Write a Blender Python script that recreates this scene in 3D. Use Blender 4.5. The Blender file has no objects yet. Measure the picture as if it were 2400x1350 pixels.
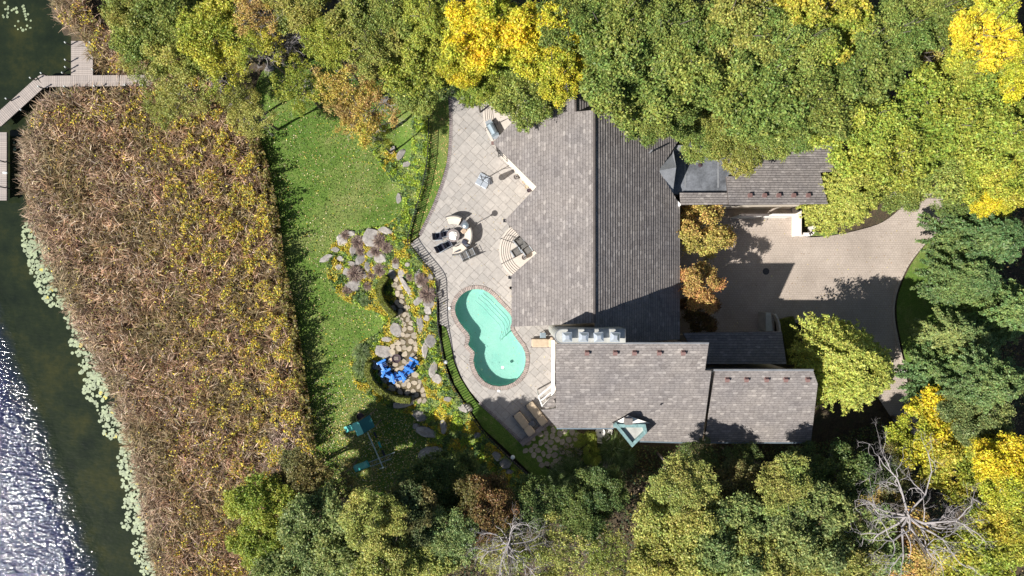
import bpy, bmesh, math, random
import numpy as np
from mathutils import Vector, Matrix, noise
from mathutils.geometry import delaunay_2d_cdt

random.seed(7); RNG = np.random.default_rng(7)
C = bpy.context.scene.collection
SC = bpy.context.scene
R_ = math.radians

# ------------------------------------------------------------------ camera
S = 30.0            # photograph pixels per metre at patio level
H = 53.333          # height of the drone above the patio
cam = bpy.data.cameras.new('camera'); cam.lens = 24; cam.sensor_width = 36
cam.clip_start = 0.5; cam.clip_end = 2000
co = bpy.data.objects.new('camera', cam); C.objects.link(co)
co.location = (0, 0, H); SC.camera = co

# ------------------------------------------------------------------ world and sun
EL, AZ = 43.0, 29.0
w = bpy.data.worlds.new("World"); SC.world = w; w.use_nodes = True
nt = w.node_tree; bg = nt.nodes['Background']
sky = nt.nodes.new('ShaderNodeTexSky'); sky.sky_type = 'NISHITA'; sky.sun_disc = False
sky.sun_elevation = R_(EL); sky.sun_rotation = math.atan2(-math.cos(R_(AZ)), -math.sin(R_(AZ)))
nt.links.new(sky.outputs[0], bg.inputs[0]); bg.inputs[1].default_value = 0.05
sun = bpy.data.lights.new('sun', 'SUN'); sun.energy = 4.8; sun.angle = R_(0.5); sun.color = (1, 0.955, 0.88)
so = bpy.data.objects.new('sun', sun); C.objects.link(so)
d = Vector((math.cos(R_(AZ)) * math.cos(R_(EL)), math.sin(R_(AZ)) * math.cos(R_(EL)), -math.sin(R_(EL))))
so.rotation_euler = d.to_track_quat('-Z', 'Y').to_euler(); so.location = (-40, -25, 60)
SC.view_settings.view_transform = 'Standard'; SC.view_settings.look = 'None'
SC.view_settings.exposure = 0.72; SC.view_settings.gamma = 1
SC.view_settings.use_curve_mapping = False
SC.cycles.use_denoising = True
SC.cycles.max_bounces = 6; SC.cycles.transparent_max_bounces = 12

# ------------------------------------------------------------------ helpers: space
def W(px, py, h=0.0):
    k = (1 - h / H) / S
    return Vector(((px - 1200) * k, (675 - py) * k, h))

def lerp_tab(tab, v):
    if v <= tab[0][0]: return tab[0][1]
    for (a, x), (b, y) in zip(tab, tab[1:]):
        if v <= b: return x + (y - x) * (v - a) / (b - a)
    return tab[-1][1]

def sstep(t):
    t = max(0.0, min(1.0, t)); return t * t * (3 - 2 * t)

FENCE_X = [(150, 1014), (215, 1012), (300, 1005), (400, 1000), (470, 982), (560, 962), (600, 985), (650, 1020),
           (700, 1027), (760, 1030), (850, 1044), (900, 1062), (950, 1095), (1000, 1128), (1050, 1180), (1100, 1235), (1150, 1295), (1350, 1560)]
GW = [(150, 75), (470, 75), (520, 190), (900, 190), (980, 150), (1100, 190), (1350, 400)]
SHORE = [(-400, 40), (0, 100), (60, 125), (110, 160), (190, 150), (230, 100), (300, 62), (420, 58), (480, 72), (560, 95), (640, 130), (700, 155),
         (760, 185), (820, 215), (900, 262), (980, 290), (1040, 308), (1150, 330), (1250, 348), (1350, 372), (1700, 450)]
def T(px, py):
    f = lerp_tab(FENCE_X, py); g = lerp_tab(GW, py)
    z = -1.6 * sstep((f - px) / g)
    z -= 0.35 * sstep((660 - px) / 60)
    s = lerp_tab(SHORE, py)
    z -= 1.3 * sstep((s + 15 - px) / 60)
    return z

def G(px, py, dz=0.0):
    return W(px, py, T(px, py) + dz)

def catmull(pts, n=6, closed=True):
    out = []; m = len(pts)
    rng = range(m) if closed else range(m - 1)
    for i in rng:
        if closed: p0, p1, p2, p3 = pts[i - 1], pts[i], pts[(i + 1) % m], pts[(i + 2) % m]
        else: p0, p1, p2, p3 = pts[max(i - 1, 0)], pts[i], pts[i + 1], pts[min(i + 2, m - 1)]
        for k in range(n):
            t = k / n
            out.append(tuple(0.5 * (2 * p1[j] + (p2[j] - p0[j]) * t + (2 * p0[j] - 5 * p1[j] + 4 * p2[j] - p3[j]) * t * t
                                    + (3 * p1[j] - p0[j] - 3 * p2[j] + p3[j]) * t ** 3) for j in range(len(p1))))
    if not closed: out.append(tuple(pts[-1]))
    return out

def inside(x, y, poly):
    c = False; j = len(poly) - 1
    for i in range(len(poly)):
        xi, yi = poly[i][0], poly[i][1]; xj, yj = poly[j][0], poly[j][1]
        if (yi > y) != (yj > y) and x < (xj - xi) * (y - yi) / (yj - yi) + xi: c = not c
        j = i
    return c

def inside_np(x, y, poly):
    c = np.zeros(len(x), bool); j = len(poly) - 1
    for i in range(len(poly)):
        xi, yi = poly[i][0], poly[i][1]; xj, yj = poly[j][0], poly[j][1]
        if yi != yj:
            m = ((yi > y) != (yj > y)) & (x < (xj - xi) * (y - yi) / (yj - yi) + xi)
            c ^= m
        j = i
    return c

def seg_dist(x, y, line):
    best = 1e9
    for (ax, ay), (bx, by) in zip(line, line[1:]):
        dx, dy = bx - ax, by - ay; L = dx * dx + dy * dy
        t = 0 if L == 0 else max(0, min(1, ((x - ax) * dx + (y - ay) * dy) / L))
        best = min(best, math.hypot(x - ax - t * dx, y - ay - t * dy))
    return best

def area2(p): return sum(p[i - 1][0] * p[i][1] - p[i][0] * p[i - 1][1] for i in range(len(p)))

def cdt_clip(keep, drop=()):
    """triangles lying in every polygon of keep and in none of drop"""
    vs, fs = [], []
    for p in list(keep) + list(drop):
        b = len(vs); q = list(p)
        if area2(q) < 0: q.reverse()
        vs += [Vector((a[0], a[1])) for a in q]; fs.append(list(range(b, b + len(q))))
    V, E, F, _, _, of = delaunay_2d_cdt(vs, [], fs, 0, 1e-5)
    K = set(range(len(keep)))
    out = [f for f, o in zip(F, of) if K <= set(o) and not (set(o) - K)]
    out = [f for f in out if len(f) > 2]
    return V, out

# ------------------------------------------------------------------ helpers: objects
def link(name, me, mat=None, parent=None, smooth=False):
    o = bpy.data.objects.new(name, me); C.objects.link(o)
    if mat is not None:
        for m in (mat if isinstance(mat, (list, tuple)) else [mat]): me.materials.append(m)
    if parent is not None: o.parent = parent
    if smooth: me.polygons.foreach_set('use_smooth', [True] * len(me.polygons))
    return o

def tag(o, label=None, cat=None, group=None, kind=None):
    if label: o['label'] = label
    if cat: o['category'] = cat
    if group: o['group'] = group
    if kind: o['kind'] = kind
    return o

def thing(name, label, cat, loc=(0, 0, 0), rz=0.0, group=None):
    o = bpy.data.objects.new(name, None); C.objects.link(o); o.location = loc; o.rotation_euler = (0, 0, rz)
    o.empty_display_size = 0.2
    return tag(o, label, cat, group)

def copy_tree(o, parent=None):
    c = o.copy(); C.objects.link(c)
    if parent is not None: c.parent = parent
    for ch in list(o.children): copy_tree(ch, c)
    return c

class B:
    """collects simple solids and links them as one mesh"""
    def __init__(s): s.v = []; s.f = []; s.uv = {}
    def add(s, vs, fs, M=None):
        b = len(s.v)
        s.v += [tuple(M @ Vector(p)) if M else tuple(p) for p in vs]
        s.f += [tuple(b + i for i in f) for f in fs]
        return s
    def box(s, c, d, rz=0, M=None, taper=1.0):
        x, y, z = d[0] / 2, d[1] / 2, d[2] / 2; t = taper
        vs = [(-x, -y, -z), (x, -y, -z), (x, y, -z), (-x, y, -z), (-x * t, -y * t, z), (x * t, -y * t, z), (x * t, y * t, z), (-x * t, y * t, z)]
        m = Matrix.Translation(c) @ Matrix.Rotation(rz, 4, 'Z')
        if M: m = M @ m
        return s.add(vs, [(3, 2, 1, 0), (4, 5, 6, 7), (0, 1, 5, 4), (1, 2, 6, 5), (2, 3, 7, 6), (3, 0, 4, 7)], m)
    def bev(s, c, d, b=0.05, rz=0, M=None, seg=3):
        """box with rounded plan corners and softened top"""
        x, y, z = d[0] / 2, d[1] / 2, d[2] / 2; ring = []
        for cx, cy, a0 in ((x, y, 0), (-x, y, 90), (-x, -y, 180), (x, -y, 270)):
            for k in range(seg + 1):
                a = R_(a0 + 90 * k / seg); ring.append((cx - b * (1 if cx > 0 else -1) + b * math.cos(a), cy - b * (1 if cy > 0 else -1) + b * math.sin(a)))
        n = len(ring); vs = []
        bb = min(b, d[2]) * 0.5
        for zz, sc in ((-z, 1), (z - bb, 1), (z - bb * .3, 1 - bb * .5 / max(x, .01)), (z, 1 - bb * 1.4 / max(x, .01))):
            vs += [(p[0] * sc, p[1] * sc, zz) for p in ring]
        fs = [tuple(reversed(range(n))), tuple(range(3 * n, 4 * n))]
        for l in range(3):
            for i in range(n): fs.append((l * n + i, l * n + (i + 1) % n, (l + 1) * n + (i + 1) % n, (l + 1) * n + i))
        m = Matrix.Translation(c) @ Matrix.Rotation(rz, 4, 'Z')
        if M: m = M @ m
        return s.add(vs, fs, m)
    def cyl(s, c, r, h, n=16, r2=None, M=None):
        r2 = r if r2 is None else r2
        vs = [(r * math.cos(2 * math.pi * i / n), r * math.sin(2 * math.pi * i / n), 0) for i in range(n)]
        vs += [(r2 * math.cos(2 * math.pi * i / n), r2 * math.sin(2 * math.pi * i / n), h) for i in range(n)]
        fs = [tuple(reversed(range(n))), tuple(range(n, 2 * n))] + [(i, (i + 1) % n, n + (i + 1) % n, n + i) for i in range(n)]
        m = Matrix.Translation(c)
        if M: m = M @ m
        return s.add(vs, fs, m)
    def lathe(s, c, prof, n=20):
        vs = []
        for r, z in prof: vs += [(r * math.cos(2 * math.pi * i / n), r * math.sin(2 * math.pi * i / n), z) for i in range(n)]
        fs = []
        for l in range(len(prof) - 1):
            for i in range(n): fs.append((l * n + i, l * n + (i + 1) % n, (l + 1) * n + (i + 1) % n, (l + 1) * n + i))
        fs.append(tuple(reversed(range(n)))); fs.append(tuple(range((len(prof) - 1) * n, len(prof) * n)))
        return s.add(vs, fs, Matrix.Translation(c))
    def tube(s, pts, r, n=6, r2=None):
        pts = [Vector(p) for p in pts]; r2 = r if r2 is None else r2; vs = []; m = len(pts)
        for i, p in enumerate(pts):
            t = (pts[min(i + 1, m - 1)] - pts[max(i - 1, 0)])
            t = t.normalized() if t.length > 1e-6 else Vector((0, 0, 1))
            u = t.cross(Vector((0, 0, 1)) if abs(t.z) < .9 else Vector((1, 0, 0))).normalized(); v = t.cross(u)
            rr = r + (r2 - r) * i / max(1, m - 1)
            for k in range(n):
                a = 2 * math.pi * k / n; vs.append(p + (u * math.cos(a) + v * math.sin(a)) * rr)
        fs = [(l * n + k, l * n + (k + 1) % n, (l + 1) * n + (k + 1) % n, (l + 1) * n + k) for l in range(m - 1) for k in range(n)]
        fs += [tuple(reversed(range(n))), tuple(range((m - 1) * n, m * n))]
        return s.add(vs, fs)
    def prism(s, poly, z0, z1):
        """poly = world xy, z0/z1 numbers or functions of (x, y)"""
        q = list(poly)
        if area2(q) < 0: q.reverse()
        n = len(q); f0 = z0 if callable(z0) else (lambda x, y: z0); f1 = z1 if callable(z1) else (lambda x, y: z1)
        vs = [(p[0], p[1], f0(p[0], p[1])) for p in q] + [(p[0], p[1], f1(p[0], p[1])) for p in q]
        fs = [tuple(reversed(range(n))), tuple(range(n, 2 * n))] + [(i, (i + 1) % n, n + (i + 1) % n, n + i) for i in range(n)]
        return s.add(vs, fs)
    def mesh(s, name):
        me = bpy.data.meshes.new(name); me.from_pydata(s.v, [], s.f); me.update(); return me
    def build(s, name, mat, parent=None, smooth=False):
        return link(name, s.mesh(name), mat, parent, smooth)

def tris_prism(V, F, z0, z1, xy=lambda p: (p[0], p[1])):
    """solid from a clipped triangulation; returns verts, faces"""
    use = sorted({i for f in F for i in f}); mp = {a: i for i, a in enumerate(use)}; n = len(use)
    pts = [xy(V[a]) for a in use]
    f1 = z1 if callable(z1) else (lambda x, y: z1); f0 = z0 if callable(z0) else (lambda x, y: z0)
    vs = [(p[0], p[1], f1(*p)) for p in pts] + [(p[0], p[1], f0(*p)) for p in pts]
    edges = {}
    fs = []
    for f in F:
        g = [mp[i] for i in f]
        a = area2([pts[i] for i in g])
        if a < 0: g.reverse()
        fs.append(tuple(g))
        for i in range(len(g)):
            e = (g[i], g[(i + 1) % len(g)])
            if (e[1], e[0]) in edges: del edges[(e[1], e[0])]
            else: edges[e] = 1
    for a, b in edges: fs.append((b, a, a + n, b + n))
    return vs, fs

# ------------------------------------------------------------------ helpers: materials
def newmat(name):
    m = bpy.data.materials.new(name); m.use_nodes = True
    n = m.node_tree.nodes; n.clear()
    out = n.new('ShaderNodeOutputMaterial'); p = n.new('ShaderNodeBsdfPrincipled')
    m.node_tree.links.new(p.outputs[0], out.inputs[0])
    return m, m.node_tree, p, out

def N(t, typ, **kw):
    n = t.nodes.new(typ)
    for k, v in kw.items():
        if k.startswith('i_'):
            key = k[2:]; key = int(key) if key.isdigit() else key
            n.inputs[key].default_value = v
        else: setattr(n, k, v)
    return n

def c4(c): return (c[0], c[1], c[2], 1)

def ramp(t, fac, stops, interp='LINEAR'):
    r = N(t, 'ShaderNodeValToRGB'); r.color_ramp.interpolation = interp
    while len(r.color_ramp.elements) < len(stops): r.color_ramp.elements.new(0.5)
    for e, (p, c) in zip(r.color_ramp.elements, stops): e.position = p; e.color = c4(c)
    t.links.new(fac, r.inputs[0]); return r.outputs[0]

def mixc(t, fac, a, b, mode='MIX'):
    m = N(t, 'ShaderNodeMix', data_type='RGBA', blend_type=mode)
    for s, v in ((0, fac), (6, a), (7, b)):
        if isinstance(v, (int, float)): m.inputs[s].default_value = v
        elif isinstance(v, tuple): m.inputs[s].default_value = c4(v)
        else: t.links.new(v, m.inputs[s])
    return m.outputs[2]

def nz(t, scale, detail=4, rough=.6, vec=None, out=0):
    n = N(t, 'ShaderNodeTexNoise', i_Scale=scale, i_Detail=detail, i_Roughness=rough)
    if vec is not None: t.links.new(vec, n.inputs['Vector'])
    return n.outputs[out]

def pos(t):
    return N(t, 'ShaderNodeNewGeometry').outputs['Position']

def bump(t, p, h, strength=.5, dist=.02):
    b = N(t, 'ShaderNodeBump', i_Strength=strength, i_Distance=dist)
    t.links.new(h, b.inputs['Height']); t.links.new(b.outputs[0], p.inputs['Normal']); return b

def simple(name, c, rough=.7, var=.25, scale=3.0, bmp=.3, metal=0.0, fine=30.0, spec=.5, c2=None, rnd=0.0):
    m, t, p, o = newmat(name); P = N(t, 'ShaderNodeTexCoord').outputs['Object']
    a = nz(t, scale, 5, .65, P); f = nz(t, fine, 3, .7, P)
    lo = c2 if c2 else tuple(x * (1 - var) for x in c); hi = tuple(min(.95, x * (1 + var)) for x in c)
    col = ramp(t, a, [(.3, lo), (.7, hi)])
    g = ramp(t, f, [(.25, (1 - var * .8,) * 3), (.75, (1 + var * .4,) * 3)])
    col = mixc(t, 1.0, col, g, 'MULTIPLY')
    if rnd:
        oi = N(t, 'ShaderNodeObjectInfo').outputs['Random']; isl = N(t, 'ShaderNodeNewGeometry').outputs['Random Per Island']
        ad = N(t, 'ShaderNodeMath', operation='ADD'); t.links.new(oi, ad.inputs[0]); t.links.new(isl, ad.inputs[1])
        fr = N(t, 'ShaderNodeMath', operation='FRACT'); t.links.new(ad.outputs[0], fr.inputs[0])
        r = ramp(t, fr.outputs[0], [(0, (1 - rnd,) * 3), (1, (1 + rnd * .6, 1 + rnd * .5, 1 + rnd * .35))])
        col = mixc(t, 1.0, col, r, 'MULTIPLY')
    t.links.new(col, p.inputs['Base Color'])
    p.inputs['Roughness'].default_value = rough; p.inputs['Metallic'].default_value = metal
    p.inputs['Specular IOR Level'].default_value = spec
    if bmp: bump(t, p, f, bmp, .01)
    return m

def mat_shingle(name, cols, cw=.16, bmp=.6, streak=True):
    m, t, p, o = newmat(name)
    uv = N(t, 'ShaderNodeUVMap').outputs[0]; sx = N(t, 'ShaderNodeSeparateXYZ'); t.links.new(uv, sx.inputs[0])
    fl = N(t, 'ShaderNodeMath', operation='FLOOR'); t.links.new(sx.outputs[1], fl.inputs[0])
    wn = N(t, 'ShaderNodeTexWhiteNoise', noise_dimensions='1D'); t.links.new(fl.outputs[0], wn.inputs['W'])
    u = N(t, 'ShaderNodeMath', operation='MULTIPLY_ADD'); t.links.new(sx.outputs[0], u.inputs[0]); u.inputs[1].default_value = 1 / cw
    ml = N(t, 'ShaderNodeMath', operation='MULTIPLY'); t.links.new(wn.outputs[0], ml.inputs[0]); ml.inputs[1].default_value = 17.3
    t.links.new(ml.outputs[0], u.inputs[2])
    wob = nz(t, 2.5, 2, .5, uv); w2 = N(t, 'ShaderNodeMath', operation='MULTIPLY_ADD'); t.links.new(wob, w2.inputs[0]); w2.inputs[1].default_value = 1.6
    t.links.new(u.outputs[0], w2.inputs[2])
    cell = N(t, 'ShaderNodeMath', operation='FLOOR'); t.links.new(w2.outputs[0], cell.inputs[0])
    fr = N(t, 'ShaderNodeMath', operation='FRACT'); t.links.new(w2.outputs[0], fr.inputs[0])
    cv = N(t, 'ShaderNodeCombineXYZ'); t.links.new(cell.outputs[0], cv.inputs[0]); t.links.new(fl.outputs[0], cv.inputs[1])
    w3 = N(t, 'ShaderNodeTexWhiteNoise', noise_dimensions='2D'); t.links.new(cv.outputs[0], w3.inputs['Vector'])
    n = len(cols); col = ramp(t, w3.outputs[0], [(i / (n - 1) if n > 1 else 0, c) for i, c in enumerate(cols)])
    P = N(t, 'ShaderNodeTexCoord').outputs['Object']
    big = ramp(t, nz(t, .45, 5, .6, P), [(.3, (.84, .84, .86)), (.7, (1.1, 1.08, 1.05))])
    fin = ramp(t, nz(t, 22, 3, .7, P), [(.3, (.78, .78, .78)), (.7, (1.18, 1.18, 1.18))])
    col = mixc(t, 1, col, big, 'MULTIPLY'); col = mixc(t, 1, col, fin, 'MULTIPLY')
    gap = ramp(t, fr.outputs[0], [(0, (.45,) * 3), (.07, (1,) * 3), (.95, (1,) * 3), (1, (.5,) * 3)])
    col = mixc(t, 1, col, gap, 'MULTIPLY')
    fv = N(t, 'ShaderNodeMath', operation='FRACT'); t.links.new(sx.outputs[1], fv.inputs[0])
    butt = ramp(t, fv.outputs[0], [(0, (.72,) * 3), (.12, (1.05,) * 3), (.72, (1.03,) * 3), (.9, (.62,) * 3)])  # course edges darkened: gap shade painted into the colour along with weathered butts
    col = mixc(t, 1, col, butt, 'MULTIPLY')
    t.links.new(col, p.inputs['Base Color']); p.inputs['Roughness'].default_value = .85
    p.inputs['Specular IOR Level'].default_value = .25
    ad = N(t, 'ShaderNodeMath', operation='MULTIPLY_ADD'); t.links.new(w3.outputs[0], ad.inputs[0]); ad.inputs[1].default_value = .6; t.links.new(gap, ad.inputs[2])
    bump(t, p, ad.outputs[0], bmp, .02)
    return m

def mat_leaf(name, trans=.3, rough=.5, attr=False, hue=.035, val=.5, tintscale=.35):
    m, t, p, o = newmat(name)
    geo = N(t, 'ShaderNodeNewGeometry')
    if attr: base = N(t, 'ShaderNodeVertexColor', layer_name='Col').outputs[0]
    else:
        oi = N(t, 'ShaderNodeObjectInfo'); tint = N(t, 'ShaderNodeAttribute', attribute_type='OBJECT', attribute_name='tint')
        nn = nz(t, tintscale, 3, .6, geo.outputs['Position'])
        k = ramp(t, nn, [(.42, (0, 0, 0)), (.6, (1, 1, 1))])
        base = mixc(t, k, oi.outputs['Color'], tint.outputs['Color'])
    hs = N(t, 'ShaderNodeHueSaturation'); t.links.new(base, hs.inputs['Color'])
    r = geo.outputs['Random Per Island']
    mh = N(t, 'ShaderNodeMapRange', i_3=.5 - hue, i_4=.5 + hue); t.links.new(r, mh.inputs[0]); t.links.new(mh.outputs[0], hs.inputs['Hue'])
    wn = N(t, 'ShaderNodeTexWhiteNoise', noise_dimensions='1D'); t.links.new(r, wn.inputs['W'])
    mv = N(t, 'ShaderNodeMapRange', i_3=1 - val, i_4=1 + val); t.links.new(wn.outputs[0], mv.inputs[0]); t.links.new(mv.outputs[0], hs.inputs['Value'])
    t.links.new(hs.outputs[0], p.inputs['Base Color']); p.inputs['Roughness'].default_value = rough
    p.inputs['Specular IOR Level'].default_value = .35
    tr = N(t, 'ShaderNodeBsdfTranslucent'); t.links.new(hs.outputs[0], tr.inputs[0])
    mx = N(t, 'ShaderNodeMixShader', i_0=trans); t.links.new(p.outputs[0], mx.inputs[1]); t.links.new(tr.outputs[0], mx.inputs[2])
    t.links.new(mx.outputs[0], o.inputs[0])
    return m

MT = {}
MT['leaf'] = mat_leaf('leaf')
MT['blade'] = mat_leaf('blade', attr=True, trans=.2, hue=.02, val=.4)
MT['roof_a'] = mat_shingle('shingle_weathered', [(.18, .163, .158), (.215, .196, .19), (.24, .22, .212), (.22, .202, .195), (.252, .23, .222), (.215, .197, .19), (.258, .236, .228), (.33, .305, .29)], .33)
MT['trim'] = simple('brown_trim', (.10, .085, .08), .6, .2)
MT['stucco'] = simple('cream_stucco', (.62, .56, .49), .9, .06, 1.2, .3, fine=60)
MT['white'] = simple('white_paint', (.78, .76, .73), .5, .06, 2, .1)
MT['gutter'] = simple('blue_grey_gutter', (.22, .28, .33), .4, .15, metal=.4)
MT['lead'] = simple('grey_metal_flashing', (.30, .31, .33), .45, .2, 2, .15, metal=.35)
MT['cap'] = simple('galvanised_cap', (.55, .60, .66), .35, .1, 5, .1, metal=.5)
MT['chase'] = simple('pale_cement_crown', (.42, .42, .39), .9, .22, 2.2, .4)
MT['vent'] = simple('dusty_red_metal', (.21, .125, .115), .6, .2)
MT['membrane'] = simple('dark_roof_membrane', (.15, .16, .18), .35, .45, .9, .1, fine=7)
MT['copper'] = simple('verdigris_copper', (.24, .38, .38), .5, .3, 4, .2, metal=.3)
MT['iron'] = simple('black_iron', (.018, .018, .022), .45, .2, 8, .1)
MT['glass'] = simple('window_glass', (.03, .045, .06), .05, .2, 1, 0, spec=.9)
MT['paver'] = simple('limestone_paver', (.375, .352, .332), .8, .13, 3.5, .25, rnd=.12, fine=26)
MT['grout'] = simple('paver_joint', (.20, .18, .16), .95, .2)
MT['terrace'] = simple('cream_terrace_stone', (.52, .47, .42), .8, .06, 2, .2)
MT['nosing'] = simple('dark_step_nosing', (.10, .09, .085), .7, .2)
MT['brick'] = simple('pink_coping_brick', (.40, .335, .31), .85, .2, 6, .3, rnd=.25)
MT['gbrick'] = simple('grey_edging_brick', (.27, .235, .235), .85, .2, 6, .3, rnd=.25)
MT['rock'] = simple('grey_boulder', (.33, .31, .295), .9, .42, 2.2, .9, fine=12, rnd=.3)
MT['flag'] = simple('tan_flagstone', (.40, .345, .27), .9, .22, 3, .5, rnd=.22, fine=14)
MT['cover'] = simple('low_ground_cover', (.16, .20, .05), .95, .5, 3, .9, fine=12)
MT['soil'] = simple('garden_soil', (.10, .075, .045), .95, .4, 3, .8, fine=14)
MT['wood'] = simple('grey_deck_board', (.36, .315, .29), .8, .15, 5, .4, rnd=.12)
MT['post'] = simple('dark_post', (.05, .045, .04), .8, .3)
MT['bark'] = simple('grey_bark', (.13, .11, .095), .95, .4, 4, .9, fine=20)
MT['deadwood'] = simple('pale_dead_wood', (.36, .33, .33), .9, .3, 4, .5)
MT['cushion'] = simple('cream_cushion', (.62, .55, .47), .9, .06, 4, .15)
MT['sand'] = simple('beige_cushion', (.46, .37, .27), .95, .1, 6, .2)
MT['wicker'] = simple('grey_wicker', (.13, .125, .12), .8, .35, 9, .7, fine=60)
MT['slate'] = simple('blue_grey_fabric', (.12, .13, .155), .8, .15)
MT['navy'] = simple('dark_navy_fabric', (.022, .024, .045), .8, .2)
MT['steel'] = simple('brushed_steel', (.32, .39, .44), .35, .12, 5, .1, metal=.5)
MT['blue'] = simple('blue_plastic', (.035, .20, .62), .4, .12, 6, .1)
MT['teal'] = simple('teal_plastic', (.04, .36, .34), .4, .12, 6, .1)
MT['tarp'] = simple('teal_canvas', (.012, .13, .135), .7, .1, 3, .1)
MT['tarpl'] = simple('light_teal_canvas', (.10, .48, .45), .6, .1, 3, .1)
MT['galv'] = simple('pale_blue_painted_steel', (.33, .42, .45), .5, .15)
MT['rust'] = simple('dark_burnt_steel', (.06, .035, .045), .7, .4)
MT['lamp'] = simple('opal_lamp', (.75, .8, .78), .4, .03)
MT['pot'] = simple('grey_planter', (.20, .18, .17), .8, .25, 8, .3)
MT['terracotta'] = simple('beige_clay', (.5, .38, .28), .8, .12, 8, .2)
MT['kerb'] = simple('concrete_kerb', (.42, .36, .31), .9, .15)
MT['manhole'] = simple('cast_iron_cover', (.05, .05, .055), .6, .3, 20, .8)
MT['wallcap'] = simple('white_wall_cap', (.72, .66, .61), .8, .06, 2, .2)
MT['lily'] = simple('lily_pad_green', (.28, .34, .20), .6, .18, 3, .1, rnd=.3)
MT['lilyy'] = simple('lily_pad_yellow', (.5, .45, .08), .6, .18, 3, .1, rnd=.2)

def mat_ground():
    m, t, p, o = newmat('forest_floor'); P = pos(t)
    a = nz(t, 1.1, 6, .7, P); b = nz(t, 9, 4, .8, P)
    col = ramp(t, a, [(.3, (.035, .028, .018)), (.5, (.085, .062, .038)), (.7, (.06, .07, .025))])
    g = ramp(t, b, [(.3, (.45,) * 3), (.55, (1,) * 3), (.72, (2.4, 2.0, 1.5))])
    t.links.new(mixc(t, 1, col, g, 'MULTIPLY'), p.inputs['Base Color']); p.inputs['Roughness'].default_value = .95
    bump(t, p, b, .9, .08); return m
def mat_lawn():
    m, t, p, o = newmat('lawn_grass'); P = pos(t)
    a = nz(t, .22, 5, .6, P); b = nz(t, 1.6, 5, .7, P); f = nz(t, 16, 4, .8, P)
    st = N(t, 'ShaderNodeMapping'); st.inputs['Scale'].default_value = (2.2, 7, 1); st.inputs['Rotation'].default_value = (0, 0, .9); t.links.new(P, st.inputs[0])
    s = nz(t, 3.0, 3, .7, st.outputs[0])
    col = ramp(t, a, [(.32, (.075, .155, .022)), (.5, (.125, .20, .035)), (.68, (.27, .27, .10))])
    col = mixc(t, .45, col, ramp(t, b, [(.3, (.06, .14, .02)), (.55, (.135, .21, .04)), (.72, (.33, .29, .14))]))
    col = mixc(t, 1, col, ramp(t, f, [(.3, (.45,) * 3), (.7, (1.5,) * 3)]), 'MULTIPLY')
    col = mixc(t, 1, col, ramp(t, s, [(.3, (.72,) * 3), (.7, (1.22,) * 3)]), 'MULTIPLY')
    t.links.new(col, p.inputs['Base Color']); p.inputs['Roughness'].default_value = .9; p.inputs['Specular IOR Level'].default_value = .2
    bump(t, p, f, .8, .05); return m
def mat_drive():
    m, t, p, o = newmat('driveway_pavers'); P = pos(t)
    br = N(t, 'ShaderNodeTexBrick', i_Scale=1.0); br.offset = .5
    br.inputs['Brick Width'].default_value = .2; br.inputs['Row Height'].default_value = .17
    br.inputs['Mortar Size'].default_value = .014; br.inputs['Mortar Smooth'].default_value = .4; br.inputs['Bias'].default_value = 0
    br.inputs['Color1'].default_value = (.44, .375, .325, 1); br.inputs['Color2'].default_value = (.41, .348, .302, 1); br.inputs['Mortar'].default_value = (.31, .262, .225, 1)
    t.links.new(P, br.inputs['Vector'])
    a = ramp(t, nz(t, .28, 6, .65, P), [(.3, (.74, .73, .72)), (.65, (1.06, 1.06, 1.06))])
    b = ramp(t, nz(t, 8, 4, .7, P), [(.3, (.86,) * 3), (.7, (1.1,) * 3)])
    col = mixc(t, 1, br.outputs[0], a, 'MULTIPLY'); col = mixc(t, 1, col, b, 'MULTIPLY')
    t.links.new(col, p.inputs['Base Color']); p.inputs['Roughness'].default_value = .9
    inv = N(t, 'ShaderNodeMath', operation='SUBTRACT', i_0=1.0); t.links.new(br.outputs['Fac'], inv.inputs[1])
    bump(t, p, inv.outputs[0], .5, .01); return m
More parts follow.
